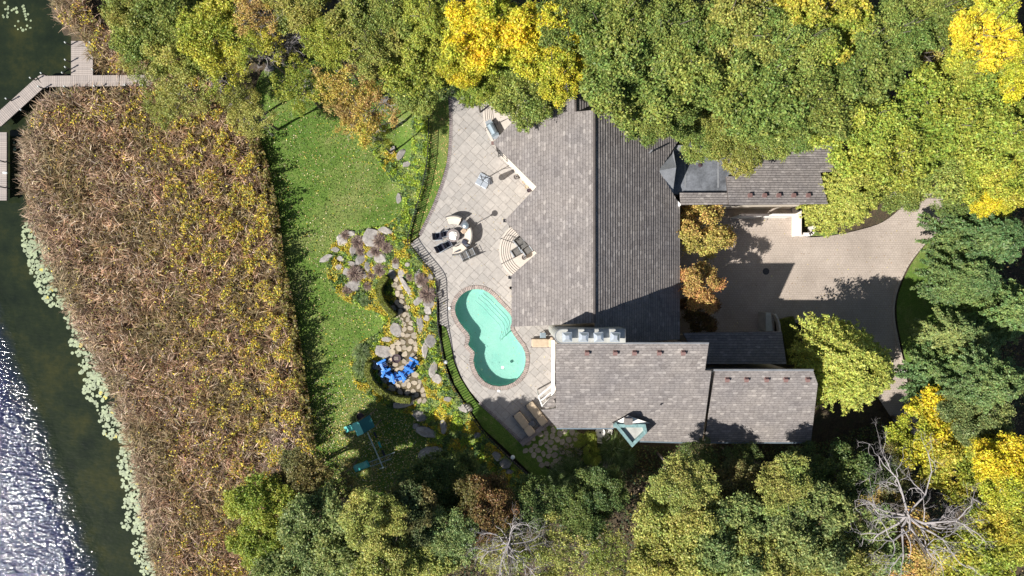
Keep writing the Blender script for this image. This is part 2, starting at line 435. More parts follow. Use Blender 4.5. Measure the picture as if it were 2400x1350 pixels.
def mat_lake():
    m, t, p, o = newmat('lake_water'); P = pos(t)
    a = nz(t, .35, 6, .7, P)
    col = ramp(t, a, [(.3, (.009, .014, .009)), (.5, (.017, .024, .012)), (.7, (.038, .040, .014))])
    LAKECOL = col; p.inputs['Roughness'].default_value = .07; p.inputs['IOR'].default_value = 1.33
    mp = N(t, 'ShaderNodeMapping'); mp.inputs['Rotation'].default_value = (0, 0, .25); mp.inputs['Scale'].default_value = (2.3, 5.0, 1); t.links.new(P, mp.inputs[0])
    w1 = nz(t, 1.0, 2.5, .55, mp.outputs[0])
    mp2 = N(t, 'ShaderNodeMapping'); mp2.inputs['Rotation'].default_value = (0, 0, -.5); mp2.inputs['Scale'].default_value = (1.0, 1.4, 1); t.links.new(P, mp2.inputs[0])
    w2 = nz(t, 1.0, 2, .5, mp2.outputs[0])
    # calm water in the lee of the reeds and the dock, ripples further out
    sx = N(t, 'ShaderNodeSeparateXYZ'); t.links.new(P, sx.inputs[0])
    ca = N(t, 'ShaderNodeMath', operation='MULTIPLY_ADD'); t.links.new(sx.outputs[1], ca.inputs[0]); ca.inputs[1].default_value = .38; ca.inputs[2].default_value = 42.5
    cb = N(t, 'ShaderNodeMath', operation='ADD'); t.links.new(sx.outputs[0], cb.inputs[0]); t.links.new(ca.outputs[0], cb.inputs[1])
    warp = N(t, 'ShaderNodeMath', operation='MULTIPLY_ADD'); t.links.new(nz(t, .8, 3, .6, P), warp.inputs[0]); warp.inputs[1].default_value = 1.6; t.links.new(cb.outputs[0], warp.inputs[2])
    mr = N(t, 'ShaderNodeMapRange', i_1=-1.6, i_2=1.8, i_3=.66, i_4=0.08); t.links.new(warp.outputs[0], mr.inputs[0])
    t.links.new(mixc(t, ramp(t, mr.outputs[0], [(.2, (0,) * 3), (.6, (1,) * 3)]), LAKECOL, (.012, .018, .055)), p.inputs['Base Color'])  # navy of the reflected sky painted into the rippled water's base colour
    ad = N(t, 'ShaderNodeMath', operation='ADD'); t.links.new(w1, ad.inputs[0]); t.links.new(w2, ad.inputs[1])
    ml = N(t, 'ShaderNodeMath', operation='MULTIPLY'); t.links.new(ad.outputs[0], ml.inputs[0]); t.links.new(mr.outputs[0], ml.inputs[1])
    b = bump(t, p, ml.outputs[0], 1.0, .16); return m
def mat_pool_floor():
    m, t, p, o = newmat('pool_plaster'); P = pos(t)
    a = nz(t, .8, 5, .6, P); f = nz(t, 14, 3, .8, P)
    col = ramp(t, a, [(.3, (.33, .61, .54)), (.7, (.42, .69, .60))])
    col = mixc(t, 1, col, ramp(t, f, [(.3, (.86,) * 3), (.7, (1.15,) * 3)]), 'MULTIPLY')
    t.links.new(col, p.inputs['Base Color']); p.inputs['Roughness'].default_value = .8; return m
def mat_pool_water():
    m, t, p, o = newmat('pool_water'); P = pos(t)
    tr = N(t, 'ShaderNodeBsdfTransparent', i_0=(.88, .975, .955, 1)); gl = N(t, 'ShaderNodeBsdfGlossy', i_Roughness=.08)
    fr = N(t, 'ShaderNodeFresnel', i_IOR=1.33)
    b = N(t, 'ShaderNodeBump', i_Strength=.25, i_Distance=.02); t.links.new(nz(t, 3.5, 3, .6, P), b.inputs['Height'])
    t.links.new(b.outputs[0], fr.inputs['Normal']); t.links.new(b.outputs[0], gl.inputs['Normal'])
    mx = N(t, 'ShaderNodeMixShader'); t.links.new(fr.outputs[0], mx.inputs[0]); t.links.new(tr.outputs[0], mx.inputs[1]); t.links.new(gl.outputs[0], mx.inputs[2])
    t.links.new(mx.outputs[0], o.inputs[0]); return m
def mat_hedge():
    m, t, p, o = newmat('clipped_hedge'); P = pos(t); a = nz(t, 9, 4, .8, P)
    t.links.new(ramp(t, a, [(.3, (.035, .05, .008)), (.7, (.16, .17, .03))]), p.inputs['Base Color']); p.inputs['Roughness'].default_value = .9
    bump(t, p, a, .9, .06); return m
MT['ground'] = mat_ground(); MT['lawn'] = mat_lawn(); MT['drive'] = mat_drive(); MT['lake'] = mat_lake()
MT['plaster'] = mat_pool_floor(); MT['poolwater'] = mat_pool_water(); MT['hedge'] = mat_hedge()

# ------------------------------------------------------------------ numpy meshes
def npmesh(name, V, F, col=None):
    me = bpy.data.meshes.new(name); n = len(V); m, k = F.shape
    me.vertices.add(n); me.vertices.foreach_set('co', np.ascontiguousarray(V, dtype=np.float32).ravel())
    me.loops.add(m * k); me.loops.foreach_set('vertex_index', np.ascontiguousarray(F, dtype=np.int32).ravel())
    me.polygons.add(m); me.polygons.foreach_set('loop_start', np.arange(0, m * k, k, dtype=np.int32))
    me.update(calc_edges=True)
    if col is not None:
        a = me.color_attributes.new('Col', 'FLOAT_COLOR', 'POINT')
        a.data.foreach_set('color', np.hstack([col, np.ones((n, 1))]).astype(np.float32).ravel())
    return me

def unit(v): return v / np.maximum(np.linalg.norm(v, axis=1, keepdims=True), 1e-9)

def kites(c, nrm, size, aspect=.55, along=None, rng=RNG):
    """leaf-shaped quads at centres c facing nrm"""
    n = len(c); r = rng.normal(size=(n, 3)) if along is None else along
    u = unit(np.cross(nrm, r)) if along is None else unit(along - nrm * np.sum(along * nrm, 1, keepdims=True))
    v = np.cross(nrm, u); s = size[:, None] if isinstance(size, np.ndarray) else size
    fold = nrm * s * .18
    V = np.stack([c - u * s, c - v * s * aspect + fold, c + u * s, c + v * s * aspect + fold], 1).reshape(-1, 3)
    F = np.arange(4 * n).reshape(n, 4)
    return V, F

def crown_mesh(name, seed, R=3.6, Hc=4.2, clumps=560, per=72, leaf=.105, cr=.40, lobes=17, rmin=.35, open_=0.0):
    """rounded boughs at different heights, each carrying many small leaf clumps"""
    g = np.random.default_rng(seed)
    la = g.uniform(0, 2 * np.pi, lobes); lr = np.sqrt(g.uniform(.02, 1, lobes)) * R * .78
    if lobes > 8:                                   # spread the boughs apart
        P0 = np.stack([lr * np.cos(la), lr * np.sin(la)], 1)
        for _ in range(12):
            dd = P0[:, None] - P0[None]; L = np.linalg.norm(dd, axis=2) + 1e-6; f = (dd / L[..., None] * np.clip(R * .42 - L, 0, None)[..., None]).sum(1) * .3
            P0 = P0 + f; q = np.linalg.norm(P0, axis=1, keepdims=True); P0 = np.where(q > R * .84, P0 / q * R * .84, P0)
        la = np.arctan2(P0[:, 1], P0[:, 0]); lr = np.linalg.norm(P0, axis=1)
    lc = np.stack([lr * np.cos(la), lr * np.sin(la), Hc * (.38 - .38 * (lr / R) ** 2) + g.normal(0, .5, lobes)], 1)
    lrad = g.uniform(.15, .36, lobes) * R; el = g.uniform(.7, 1.35, (lobes, 1)); ea = la + g.normal(0, .5, lobes)
    k = g.choice(lobes, clumps, p=lrad ** 2 / (lrad ** 2).sum())
    dv = unit(g.normal(size=(clumps, 3))); dv[:, 2] = np.abs(dv[:, 2]) - .22
    dv = unit(dv) * (g.uniform(rmin, 1.12, (clumps, 1)) ** .6)
    off = dv * lrad[k][:, None]
    ex = np.cos(ea[k]) * off[:, 0] + np.sin(ea[k]) * off[:, 1]                 # stretch along the bough
    off[:, 0] += np.cos(ea[k]) * ex * (el[k, 0] - 1) * .8; off[:, 1] += np.sin(ea[k]) * ex * (el[k, 0] - 1) * .8
    cc = lc[k] + off
    rr = cr * g.uniform(.45, 1.35, clumps)
    idx = np.repeat(np.arange(clumps), per); n = len(idx)
    d3 = unit(g.normal(size=(n, 3))); d3[:, 2] = np.where(d3[:, 2] < -.3, -d3[:, 2], d3[:, 2])
    P = cc[idx] + d3 * (rr[idx] * g.uniform(.15, 1.55, n))[:, None] * np.array([1, 1, .7])
    nr = unit(d3 * .35 + g.normal(size=(n, 3)) * .7 + np.array([-.12, -.08, .55]))
    V, F = kites(P, nr, leaf * g.uniform(.55, 1.4, n), .6, rng=g)
    me = npmesh(name, V, F); me.materials.append(MT['leaf'])
    return me, cc

def spray_crown(name, seed, R=4.0, Hc=4.5, boughs=150, per=130, leaf=.085, width=.38, levels=1.0, up=.4, droop=.25):
    """boughs that radiate from the axis, carrying leaves on both sides: feathery outline"""
    g = np.random.default_rng(seed); tips = []; P = []; NR = []; AL = []
    ph = g.uniform(0, 6.28, 4)
    for i in range(boughs):
        a = g.uniform(0, 2 * np.pi); q = g.uniform(0, 1) ** 1.1
        env = .90 + .07 * math.sin(2 * a + ph[0]) + .06 * math.sin(3 * a + ph[1]) + .05 * math.sin(7 * a + ph[2])
        L = R * (1 - .66 * q ** 1.5) * g.uniform(.80, 1.0) * env
        z0 = Hc * (q - .3) * levels; dr = np.array([math.cos(a), math.sin(a), 0]); side = np.array([-dr[1], dr[0], 0]); t = g.uniform(.1, 1, per) ** .62
        wd = width * (1.12 - t) * (.55 + .45 * np.abs(np.sin(t * 11 + a * 3))) * R * .42
        s = g.normal(0, .5, per) * wd
        z = z0 + up * L * t * (.5 + .5 * q) - droop * L * t ** 2 + g.normal(0, .12, per) - np.abs(s) * .25
        cur = g.uniform(-.5, .5)
        p = dr[None] * (L * t)[:, None] + side[None] * (s + cur * L * t ** 2 * .4)[:, None]; p[:, 2] = z
        P.append(p); NR.append(unit(g.normal(size=(per, 3)) * .55 + np.array([0, 0, 1]) + dr * .25))
        AL.append(dr[None] + side[None] * (np.sign(s) * .9)[:, None] + g.normal(size=(per, 3)) * .35); tips.append(p[-1])
    P = np.vstack(P); NR = np.vstack(NR); AL = np.vstack(AL)
    V, F = kites(P, NR, leaf * g.uniform(.6, 1.4, len(P)), .5, along=AL, rng=g)
    me = npmesh(name, V, F); me.materials.append(MT['leaf']); return me, np.array(tips)

def trunk_mesh(name, seed, Ht, cc, nlimb=9, r0=.26, zc=0.0, mat='bark'):
    """trunk from 0 to Ht-ish with limbs reaching the given clump centres (given relative to height Ht)"""
    g = random.Random(seed); b = B(); top = Vector((g.uniform(-.3, .3), g.uniform(-.3, .3), Ht))
    pts = [Vector((0, 0, -.3)), Vector((g.uniform(-.1, .1), g.uniform(-.1, .1), Ht * .35)), Vector((top.x * .6, top.y * .6, Ht * .72)), top]
    b.tube(pts, r0, 8, r0 * .35)
    if cc is not None and len(cc):
        for i in range(nlimb):
            c = cc[g.randrange(len(cc))]; e = Vector((c[0], c[1], Ht + c[2])); s0 = pts[1].lerp(pts[3], g.uniform(.35, .95))
            m = s0.lerp(e, .5) + Vector((g.uniform(-.3, .3), g.uniform(-.3, .3), g.uniform(-.2, .5)))
            b.tube([s0, m, e], r0 * .32, 5, .025)
    me = b.mesh(name); me.materials.append(MT[mat]); me.polygons.foreach_set('use_smooth', [True] * len(me.polygons)); return me

def branch_mesh(name, seed, Lm=4.2, nmain=9, depth=4, z_up=.35, r0=.075, mat='deadwood'):
    g = random.Random(seed); b = B()
    def grow(p, dirv, L, r, lvl):
        pts = [p]; q = p; dv = dirv.copy(); n = 3
        for i in range(n):
            dv = (dv + Vector((g.gauss(0, .33), g.gauss(0, .33), g.gauss(0, .15)))).normalized()
            q = q + dv * L / n; pts.append(q)
        b.tube(pts, r, 5 if lvl < 2 else 3, r * .55)
        if lvl < depth:
            for k in range(2 + (1 if g.random() < .6 else 0)):
                s = pts[g.choice([1, 2, 3])] if k else pts[-1]
                nd = (dv + Vector((g.gauss(0, .65), g.gauss(0, .65), g.gauss(.05, .3)))).normalized()
                grow(s, nd, L * g.uniform(.5, .75), r * .55, lvl + 1)
    for i in range(nmain):
        a = 2 * math.pi * (i + g.uniform(-.3, .3)) / nmain
        grow(Vector((0, 0, g.uniform(-1, .5))), Vector((math.cos(a), math.sin(a), z_up * g.uniform(.3, 1.6))).normalized(), Lm * g.uniform(.35, .55), r0, 0)
    me = b.mesh(name); me.materials.append(MT[mat]); return me

# ------------------------------------------------------------------ setting: ground, lake
def grid_axis(lo, hi, a, b, step):
    v = [a + i * step for i in range(int((b - a) / step) + 1)]; x, s = a, step
    while x > lo: s *= 1.5; x -= s; v.insert(0, x)
    x, s = v[-1], step
    while x < hi: s *= 1.5; x += s; v.append(x)
    return v
gx = grid_axis(-12000, 14000, -200, 2600, 25); gy = grid_axis(-12000, 14000, -200, 1600, 25)
POOL = [(1118.2, 677.8), (1131, 679), (1144, 685), (1157, 695.4), (1170, 710), (1183, 723), (1195, 736), (1201, 748), (1199, 758), (1196, 766), (1197, 774), (1204.6, 786.6),
        (1214, 799.7), (1224, 812.7), (1230, 825.8), (1232, 840), (1231, 854), (1227, 870), (1218, 884), (1204, 896), (1188, 903), (1170, 905.6), (1152, 903), (1136, 895),
        (1122, 880), (1113, 862), (1109.3, 846), (1112.5, 825.8), (1096, 807.8), (1101, 796.4), (1101, 786.7), (1096, 778.5), (1087, 768.7), (1076, 754), (1068.5, 738),
        (1066, 726), (1067.7, 713), (1074, 700), (1084, 689), (1095.4, 682), (1107, 678.5)]
V = []; F = []
for j, y in enumerate(gy):
    for i, x in enumerate(gx):
        z = T(x, y) - .16
        if 1030 < x < 1260 and 650 < y < 930: z = -2.0
        V.append(W(x, y, z))
nx = len(gx)
for j in range(len(gy) - 1):
    for i in range(nx - 1):
        a = j * nx + i; F.append((a + nx, a + nx + 1, a + 1, a))
me = bpy.data.meshes.new('ground'); me.from_pydata([tuple(v) for v in V], [], F)
tag(link('ground', me, MT['ground'], smooth=True), kind='structure')
WZ = -2.2
b = B(); x0, x1, y0, y1 = -420, 6, -420, 420
# lake sheet west of the shore
shore = [(lerp_tab(SHORE, y) + 60, y) for y in range(-1500, 3001, 60)]
lp = [tuple(W(x, y, WZ))[:2] for x, y in shore]
poly = [(-420, lp[0][1])] + lp + [(-420, lp[-1][1])]
vs = [(p[0], p[1], WZ) for p in poly]
me = bpy.data.meshes.new('lake_water'); me.from_pydata(vs, [], [tuple(range(len(vs)))]); me.validate()
bm = bmesh.new(); bm.from_mesh(me); bmesh.ops.triangulate(bm, faces=bm.faces[:]); bmesh.ops.recalc_face_normals(bm, faces=bm.faces[:])
if bm.faces[0].normal.z < 0: bmesh.ops.reverse_faces(bm, faces=bm.faces[:])
bm.to_mesh(me); bm.free()
tag(link('lake_water', me, MT['lake']), kind='structure')

def drape(name, poly, dz, spacing, mat, kind='structure', hfn=None, parent=None):
    hf = hfn or T
    q = list(poly)
    if area2(q) < 0: q.reverse()
    pts = []
    for i in range(len(q)):
        a, c = q[i], q[(i + 1) % len(q)]; n = max(1, int(math.dist(a, c) / spacing))
        pts += [(a[0] + (c[0] - a[0]) * k / n, a[1] + (c[1] - a[1]) * k / n) for k in range(n)]
    nb = len(pts)
    xs = [p[0] for p in pts]; ys = [p[1] for p in pts]; y = min(ys)
    inner = []
    while y < max(ys):
        x = min(xs)
        while x < max(xs):
            if inside(x, y, q): inner.append((x, y))
            x += spacing
        y += spacing
    V, E, F, _, _, _ = delaunay_2d_cdt([Vector(p) for p in pts + inner], [], [list(range(nb))], 1, 1e-4)
    fs = []
    for f in F:
        if area2([V[i] for i in f]) > 0: f = list(reversed(f))    # pixel y points down
        fs.append(f)
    me = bpy.data.meshes.new(name); me.from_pydata([tuple(W(v.x, v.y, hf(v.x, v.y) + dz)) for v in V], [], fs); me.update()
    bm = bmesh.new(); bm.from_mesh(me)
    for f in bm.faces:
        if f.normal.z < 0: f.normal_flip()
    bm.to_mesh(me); bm.free()
    o = link(name, me, mat, parent, smooth=True)
    if kind and parent is None: tag(o, kind=kind)
    return o

LAWN = catmull([(600, 200), (640, 150), (760, 140), (900, 190), (1015, 205), (1008, 300), (1003, 400), (985, 470), (965, 480), (945, 535), (860, 570), (810, 600), (805, 640), (830, 680),
        (915, 735), (910, 785), (870, 820), (850, 850), (855, 885), (885, 915), (935, 940), (990, 965), (1000, 1020), (1010, 1090), (950, 1150), (860, 1170), (740, 1140),
        (725, 1040), (710, 940), (690, 820), (670, 700), (655, 600), (640, 500), (615, 380), (590, 300)], 4)
drape('lawn', LAWN, 0, 12, MT['lawn'])
STRIP_A = [(1016, 190), (1048, 190), (1051, 230), (1053, 280), (1052, 330), (1047, 380), (1033, 430), (1012, 485), (985, 540), (980, 553), (962, 566), (966, 545), (985, 470), (1002, 400), (1006, 320), (1010, 250)]
drape('lawn_strip', STRIP_A, .02, 20, MT['lawn'], hfn=lambda x, y: max(T(x, y), -.25))
STRIP_B = [(1036, 762), (1046, 770), (1054, 800), (1064, 850), (1078, 885), (1100, 920), (1120, 945), (1170, 990), (1225, 1045), (1290, 1105), (1330, 1150), (1300, 1160), (1240, 1106), (1185, 1052), (1132, 1004), (1098, 952), (1066, 902), (1047, 850), (1036, 790)]
drape('lawn_strip', STRIP_B, .02, 20, MT['lawn'], hfn=lambda x, y: max(T(x, y), -.25))
drape('lawn_strip', [(1892, 545), (1960, 540), (1965, 548), (1935, 553), (1892, 553)], .03, 20, MT['lawn'])
VERGE = catmull([(2240, 520), (2300, 540), (2330, 640), (2300, 760), (2240, 850), (2170, 880), (2130, 860), (2112, 800), (2102, 740), (2106, 690), (2130, 630), (2160, 585), (2195, 550)], 4)
drape('lawn', VERGE, .02, 30, MT['lawn'])

# driveway
DRIVE = [(1560, 470), (1866, 480), (1866, 553)] + catmull([(1866, 553), (1900, 556), (1950, 552), (2010, 540), (2070, 520), (2120, 480), (2160, 440), (2230, 420), (2330, 400)], 4, False)[1:] + \
        [(2360, 420), (2300, 470)] + catmull([(2300, 470), (2235, 520), (2190, 548), (2155, 582), (2122, 628), (2098, 688), (2093, 740), (2103, 800), (2118, 868), (2130, 935), (2160, 1010), (2230, 1090)], 4, False)[1:] + \
        [(2160, 1080), (2110, 1010), (2070, 950), (2010, 860), (1960, 790), (1900, 760), (1815, 752), (1815, 800), (1560, 800)]
drape('driveway', DRIVE, .02, 60, MT['drive'], hfn=lambda x, y: 0)
# kerb along the driveway's far side
kl = catmull([(2300, 470), (2235, 520), (2190, 548), (2155, 582), (2122, 628), (2098, 688), (2093, 740), (2103, 800), (2118, 868), (2130, 935), (2160, 1010), (2230, 1090)], 6, False)
kb = B()
for a, c in zip(kl, kl[1:]):
    A, D = W(*a), W(*c); m = (A + D) / 2; kb.box((m.x, m.y, .04), ((D - A).length + .02, .16, .14), math.atan2(D.y - A.y, D.x - A.x))
tag(kb.build('kerb', MT['kerb']), kind='structure')

# ------------------------------------------------------------------ patio: slab, pavers, coping
PATIO = [(1052, 150), (1052, 197), (1056, 240), (1059, 285), (1058, 330), (1053, 382), (1039, 432), (1018, 487), (992, 541), (985, 554), (962, 571), (975, 590), (985, 602), (1020, 652), (1028, 682), (1031, 760),
         (1046, 766), (1056, 800), (1066, 848), (1080, 882), (1102, 917), (1122, 941), (1172, 987), (1226, 1040), (1300, 980), (1330, 980), (1330, 700), (1300, 150)]
def pool_off(o):
    cx = [p[0] for p in POOL]; n = len(POOL); out = []
    for i in range(n):
        a, c = POOL[i - 1], POOL[(i + 1) % n]; dx, dy = c[0] - a[0], c[1] - a[1]; L = math.hypot(dx, dy)
        out.append((POOL[i][0] + dy / L * o, POOL[i][1] - dx / L * o))
    return out
if inside(*pool_off(12)[0], POOL): SG = -1
else: SG = 1
COP = pool_off(10 * SG)
xy = lambda p, h=0: tuple(W(p[0], p[1], h))[:2]
patio = bpy.data.objects.new('patio', None); C.objects.link(patio); tag(patio, kind='structure')
Vc, Fc = cdt_clip([PATIO], [POOL])
vs, fs = tris_prism(Vc, Fc, -.4, -.025, xy=lambda p: xy(p))
bb = B(); bb.add(vs, [f for f in fs]); ob = bb.build('slab', MT['grout'], patio)
def fixn(o):
    bm = bmesh.new(); bm.from_mesh(o.data); bmesh.ops.recalc_face_normals(bm, faces=bm.faces[:]); bm.to_mesh(o.data); bm.free()
fixn(ob)
# ashlar layout at 45 degrees
U = 8.6; ang = R_(43); ca, sa = math.cos(ang), math.sin(ang)
def g2p(i, j): return (1000 + (i * ca - j * sa) * U, 400 + (i * sa + j * ca) * U)
occ = set(); cells = []
rnd = random.Random(3)
HOUSE_HIDE = [(1275, 150), (1240, 245), (1170, 335), (1262, 425), (1270, 440), (1200, 517), (1275, 593), (1213, 655), (1213, 760), (1310, 775), (1310, 1000), (1400, 1000), (1400, 150)]
for i in range(-60, 110):
    for j in range(-60, 110):
        if (i, j) in occ: continue
        x, y = g2p(i + 1, j + 1)
        if not (940 < x < 1330 and 130 < y < 1070): continue
        opts = [(3, 2), (2, 3), (2, 2), (2, 2), (3, 3), (1, 2), (2, 1), (1, 1)]; rnd.shuffle(opts); opts.sort(key=lambda o: o[0] * o[1] < 3 and rnd.random() < .85); opts.append((1, 1))
        for wdt, hgt in opts:
            cs = [(i + a, j + c) for a in range(wdt) for c in range(hgt)]
            if not any(c in occ for c in cs): occ.update(cs); cells.append((i, j, wdt, hgt)); break
pav = []
for i, j, wdt, hgt in cells:
    e = .03
    q = [g2p(i + e, j + e), g2p(i + wdt - e, j + e), g2p(i + wdt - e, j + hgt - e), g2p(i + e, j + hgt - e)]
    ins = [inside(*p, PATIO) for p in q]; cp = [inside(*p, COP) for p in q]
    if not any(ins) or all(cp): continue
    if all(inside(*p, HOUSE_HIDE) for p in q): continue
    if all(ins) and not any(cp) and not any(math.hypot(p[0] - q[0][0], p[1] - q[0][1]) < 40 and inside(*p, [(a) for a in q]) for p in COP):
        pav.append((wdt * hgt * U * U, [Vector(p) for p in q], [(0, 1, 2, 3)]))
    else:
        Vp, Fp = cdt_clip([q, PATIO], [COP])
        ar = sum(abs(area2([Vp[k] for k in f])) / 2 for f in Fp)
        if ar > 12: pav.append((ar, Vp, Fp))
pav.sort(key=lambda a: -a[0])
rest = B()
for n_, (ar, Vp, Fp) in enumerate(pav):
    dz = rnd.uniform(-.004, .004)
    vs, fs = tris_prism(Vp, Fp, -.03, dz, xy=lambda p: xy(p))
    if n_ < 300: ob = B().add(vs, fs).build('paver', MT['paver'], patio)
    else: rest.add(vs, fs)
ob = rest.build('paver_field', MT['paver'], patio); ob['kind'] = 'stuff'
# brick border of the patio's west edge
border = catmull([(1052, 190), (1056, 240), (1058, 285), (1057, 330), (1052, 381), (1038, 431), (1017, 486), (991, 540), (984, 553)], 8, False)
border2 = catmull([(1125, 945), (1172, 988), (1224, 1038)], 8, False)
brick_me = B().box((0, 0, 0), (.26, .115, .08)).mesh('brick')
def bricks_along(line, parent, mat, spacing, closed=False, off=0.0, length=1.0, z=.01):
    me = brick_me.copy(); me.materials.append(mat); P = [W(*p) for p in line]
    if closed: P.append(P[0])
    d = 0.0; nxt = 0.0; out = []
    for A, D in zip(P, P[1:]):
        L = (D - A).length
        while nxt <= d + L:
            t = (nxt - d) / L if L else 0; p = A.lerp(D, t); a = math.atan2(D.y - A.y, D.x - A.x)
            out.append((p, a)); nxt += spacing
        d += L
    for p, a in out:
        o = link('brick', me, None, parent); o.location = (p.x - math.sin(a) * off, p.y + math.cos(a) * off, z - .03)
        o.rotation_euler = (0, 0, a + math.pi / 2); o.scale = (length, 1, 1)
edge = bpy.data.objects.new('patio_edging', None); C.objects.link(edge); tag(edge, kind='structure')
bricks_along(border, edge, MT['gbrick'], .15, off=-.04)
bricks_along(border2, edge, MT['gbrick'], .15, off=.0)
# pool
PL = thing('swimming_pool', 'freeform turquoise swimming pool with brick coping in the patio', 'pool', (0, 0, 0))
PW = [xy(p) for p in POOL]
DEEP = .85
def pool_z(x, y): return -DEEP
q = [Vector(p) for p in PW]
Vc, Fc = cdt_clip([PW])
def flat(name, V, F, z, mat, parent):
    fs = [f if area2([V[i] for i in f]) > 0 else list(reversed(f)) for f in F]
    me = bpy.data.meshes.new(name); me.from_pydata([(v.x, v.y, z) for v in V], [], fs); me.update(); return link(name, me, mat, parent)
flat('pool_floor', Vc, Fc, -DEEP, MT['plaster'], PL)
n = len(PW); vs = [(p[0], p[1], .0) for p in PW] + [(p[0], p[1], -DEEP) for p in PW]
fs = [(i, (i + 1) % n, n + (i + 1) % n, n + i) for i in range(n)]
wl = B().add(vs, fs).build('pool_wall', MT['plaster'], PL)
flat('water', Vc, Fc, -.13, MT['poolwater'], PL)
# entry steps along the house side
for k, (dd, z) in enumerate(((9, -.28), (16, -.42), (24, -.56), (33, -.70))):
    strip = [(1131 + 8, 679), (1144, 685), (1157, 695.4), (1170, 710), (1183, 723), (1195, 736), (1201, 748), (1199, 758), (1196, 766), (1197, 774)]
    inn = [(x - dd * .75, y + dd * .75) for x, y in strip]
    band = [xy(p) for p in strip] + [xy(p) for p in reversed(inn)]
    Vs_, Fs_ = cdt_clip([PW, band]) if k == 0 else cdt_clip([PW, band])
    v2, f2 = tris_prism(Vs_, Fs_, z - .05 - .1, z)
    stp = B().add(v2, f2).build('pool_step', MT['plaster'], PL)
    ed_ = [W(*p, z + .01) for p in inn if inside(p[0], p[1], POOL)]
    if len(ed_) > 1: B().tube(ed_, .018, 4).build('step_edge', MT['galv'], stp)
bricks_along(pool_off(4.6 * SG), PL, MT['brick'], .145, closed=True, length=1.16, z=.035)
B().cyl((0, 0, 0), .12, .05, 16).build('pool_float', MT['lamp'], PL).location = W(1178, 861, -.1)
b = B().bev((0, 0, .02), (.24, .2, .04), .02); o = b.build('skimmer_lid', MT['lamp']); o.location = W(1169, 916, .0)
tag(o, 'small square white lid lying just south of the pool coping', 'lid')
o = B().lathe((0, 0, 0), [(.09, 0), (.12, .05), (.1, .1), (.04, .13)], 14).build('patio_light', MT['lamp']); o.location = W(1054, 722, .0)
tag(o, 'small white round fitting on the pavers between fence and pool', 'light')

# ------------------------------------------------------------------ fence
FL = catmull([(1014, 190), (1012, 215), (1006, 250), (1007, 300), (1003, 380), (992, 440), (975, 500), (961, 552), (960, 572), (985, 608), (1021, 655), (1026, 700), (1028, 760), (1036, 810), (1044, 855), (1062, 902),
              (1092, 950), (1126, 1000), (1160, 1037), (1200, 1075), (1240, 1110), (1290, 1145)], 6, False)
def fz(x, y): return -.12
FP = [W(x, y, 0) for x, y in FL]
FH = .92
fence = thing('garden_fence', 'black iron railing fence following the curved edge of the patio', 'fence', (0, 0, 0))
rails = B(); low = B(); d = 0; nb = 0; npst = 0
bal = B().box((0, 0, FH / 2 - .05), (.05, .05, FH - .08)).mesh('baluster'); bal.materials.append(MT['iron'])
pst = B().box((0, 0, FH / 2), (.05, .05, FH + .12)).box((0, 0, FH + .08), (.07, .07, .03)).mesh('post'); pst.materials.append(MT['iron'])
nxt, nxp = 0.0, 0.0; zb = -.12
for A, D in zip(FP, FP[1:]):
    L = (D - A).length; a = math.atan2(D.y - A.y, D.x - A.x); m = (A + D) / 2
    rails.box((m.x, m.y, zb + FH - .02), (L + .02, .05, .03), a); low.box((m.x, m.y, zb + .12), (L + .02, .03, .03), a)
    while nxt <= d + L and nb < 298:
        p = A.lerp(D, (nxt - d) / L); o = link('baluster', bal, None, fence); o.location = (p.x, p.y, zb); nxt += .2; nb += 1
    while nxp <= d + L:
        p = A.lerp(D, (nxp - d) / L); o = link('post', pst, None, fence); o.location = (p.x, p.y, zb); o.rotation_euler = (0, 0, a); nxp += 2.05
    d += L
rails.build('top_rail', MT['iron'], fence); low.build('bottom_rail', MT['iron'], fence)
# light retaining kerb outside the fence
kb = B()
for A, D in zip(FL, FL[1:]):
    if A[1] > 1120: continue
    P0, P1 = W(A[0] - 3.5, A[1], -.1), W(D[0] - 3.5, D[1], -.1); m = (P0 + P1) / 2
    kb.box((m.x, m.y, -.22), ((P1 - P0).length + .03, .10, .3), math.atan2(P1.y - P0.y, P1.x - P0.x))
tag(kb.build('edging_kerb', MT['kerb']), kind='structure')

# ------------------------------------------------------------------ house
house = thing('house', 'large cream house with grey shingled roofs between patio and driveway', 'house')
def plane(a, bx, cy): return lambda x, y: a + bx * x + cy * y
def px_on_plane(px, py, a, bx, cy):
    x0, y0 = (px - 1200) / S, (675 - py) / S; g = bx * x0 + cy * y0
    h = (a + g) / (1 + g / H); return (x0 * (1 - h / H), y0 * (1 - h / H))

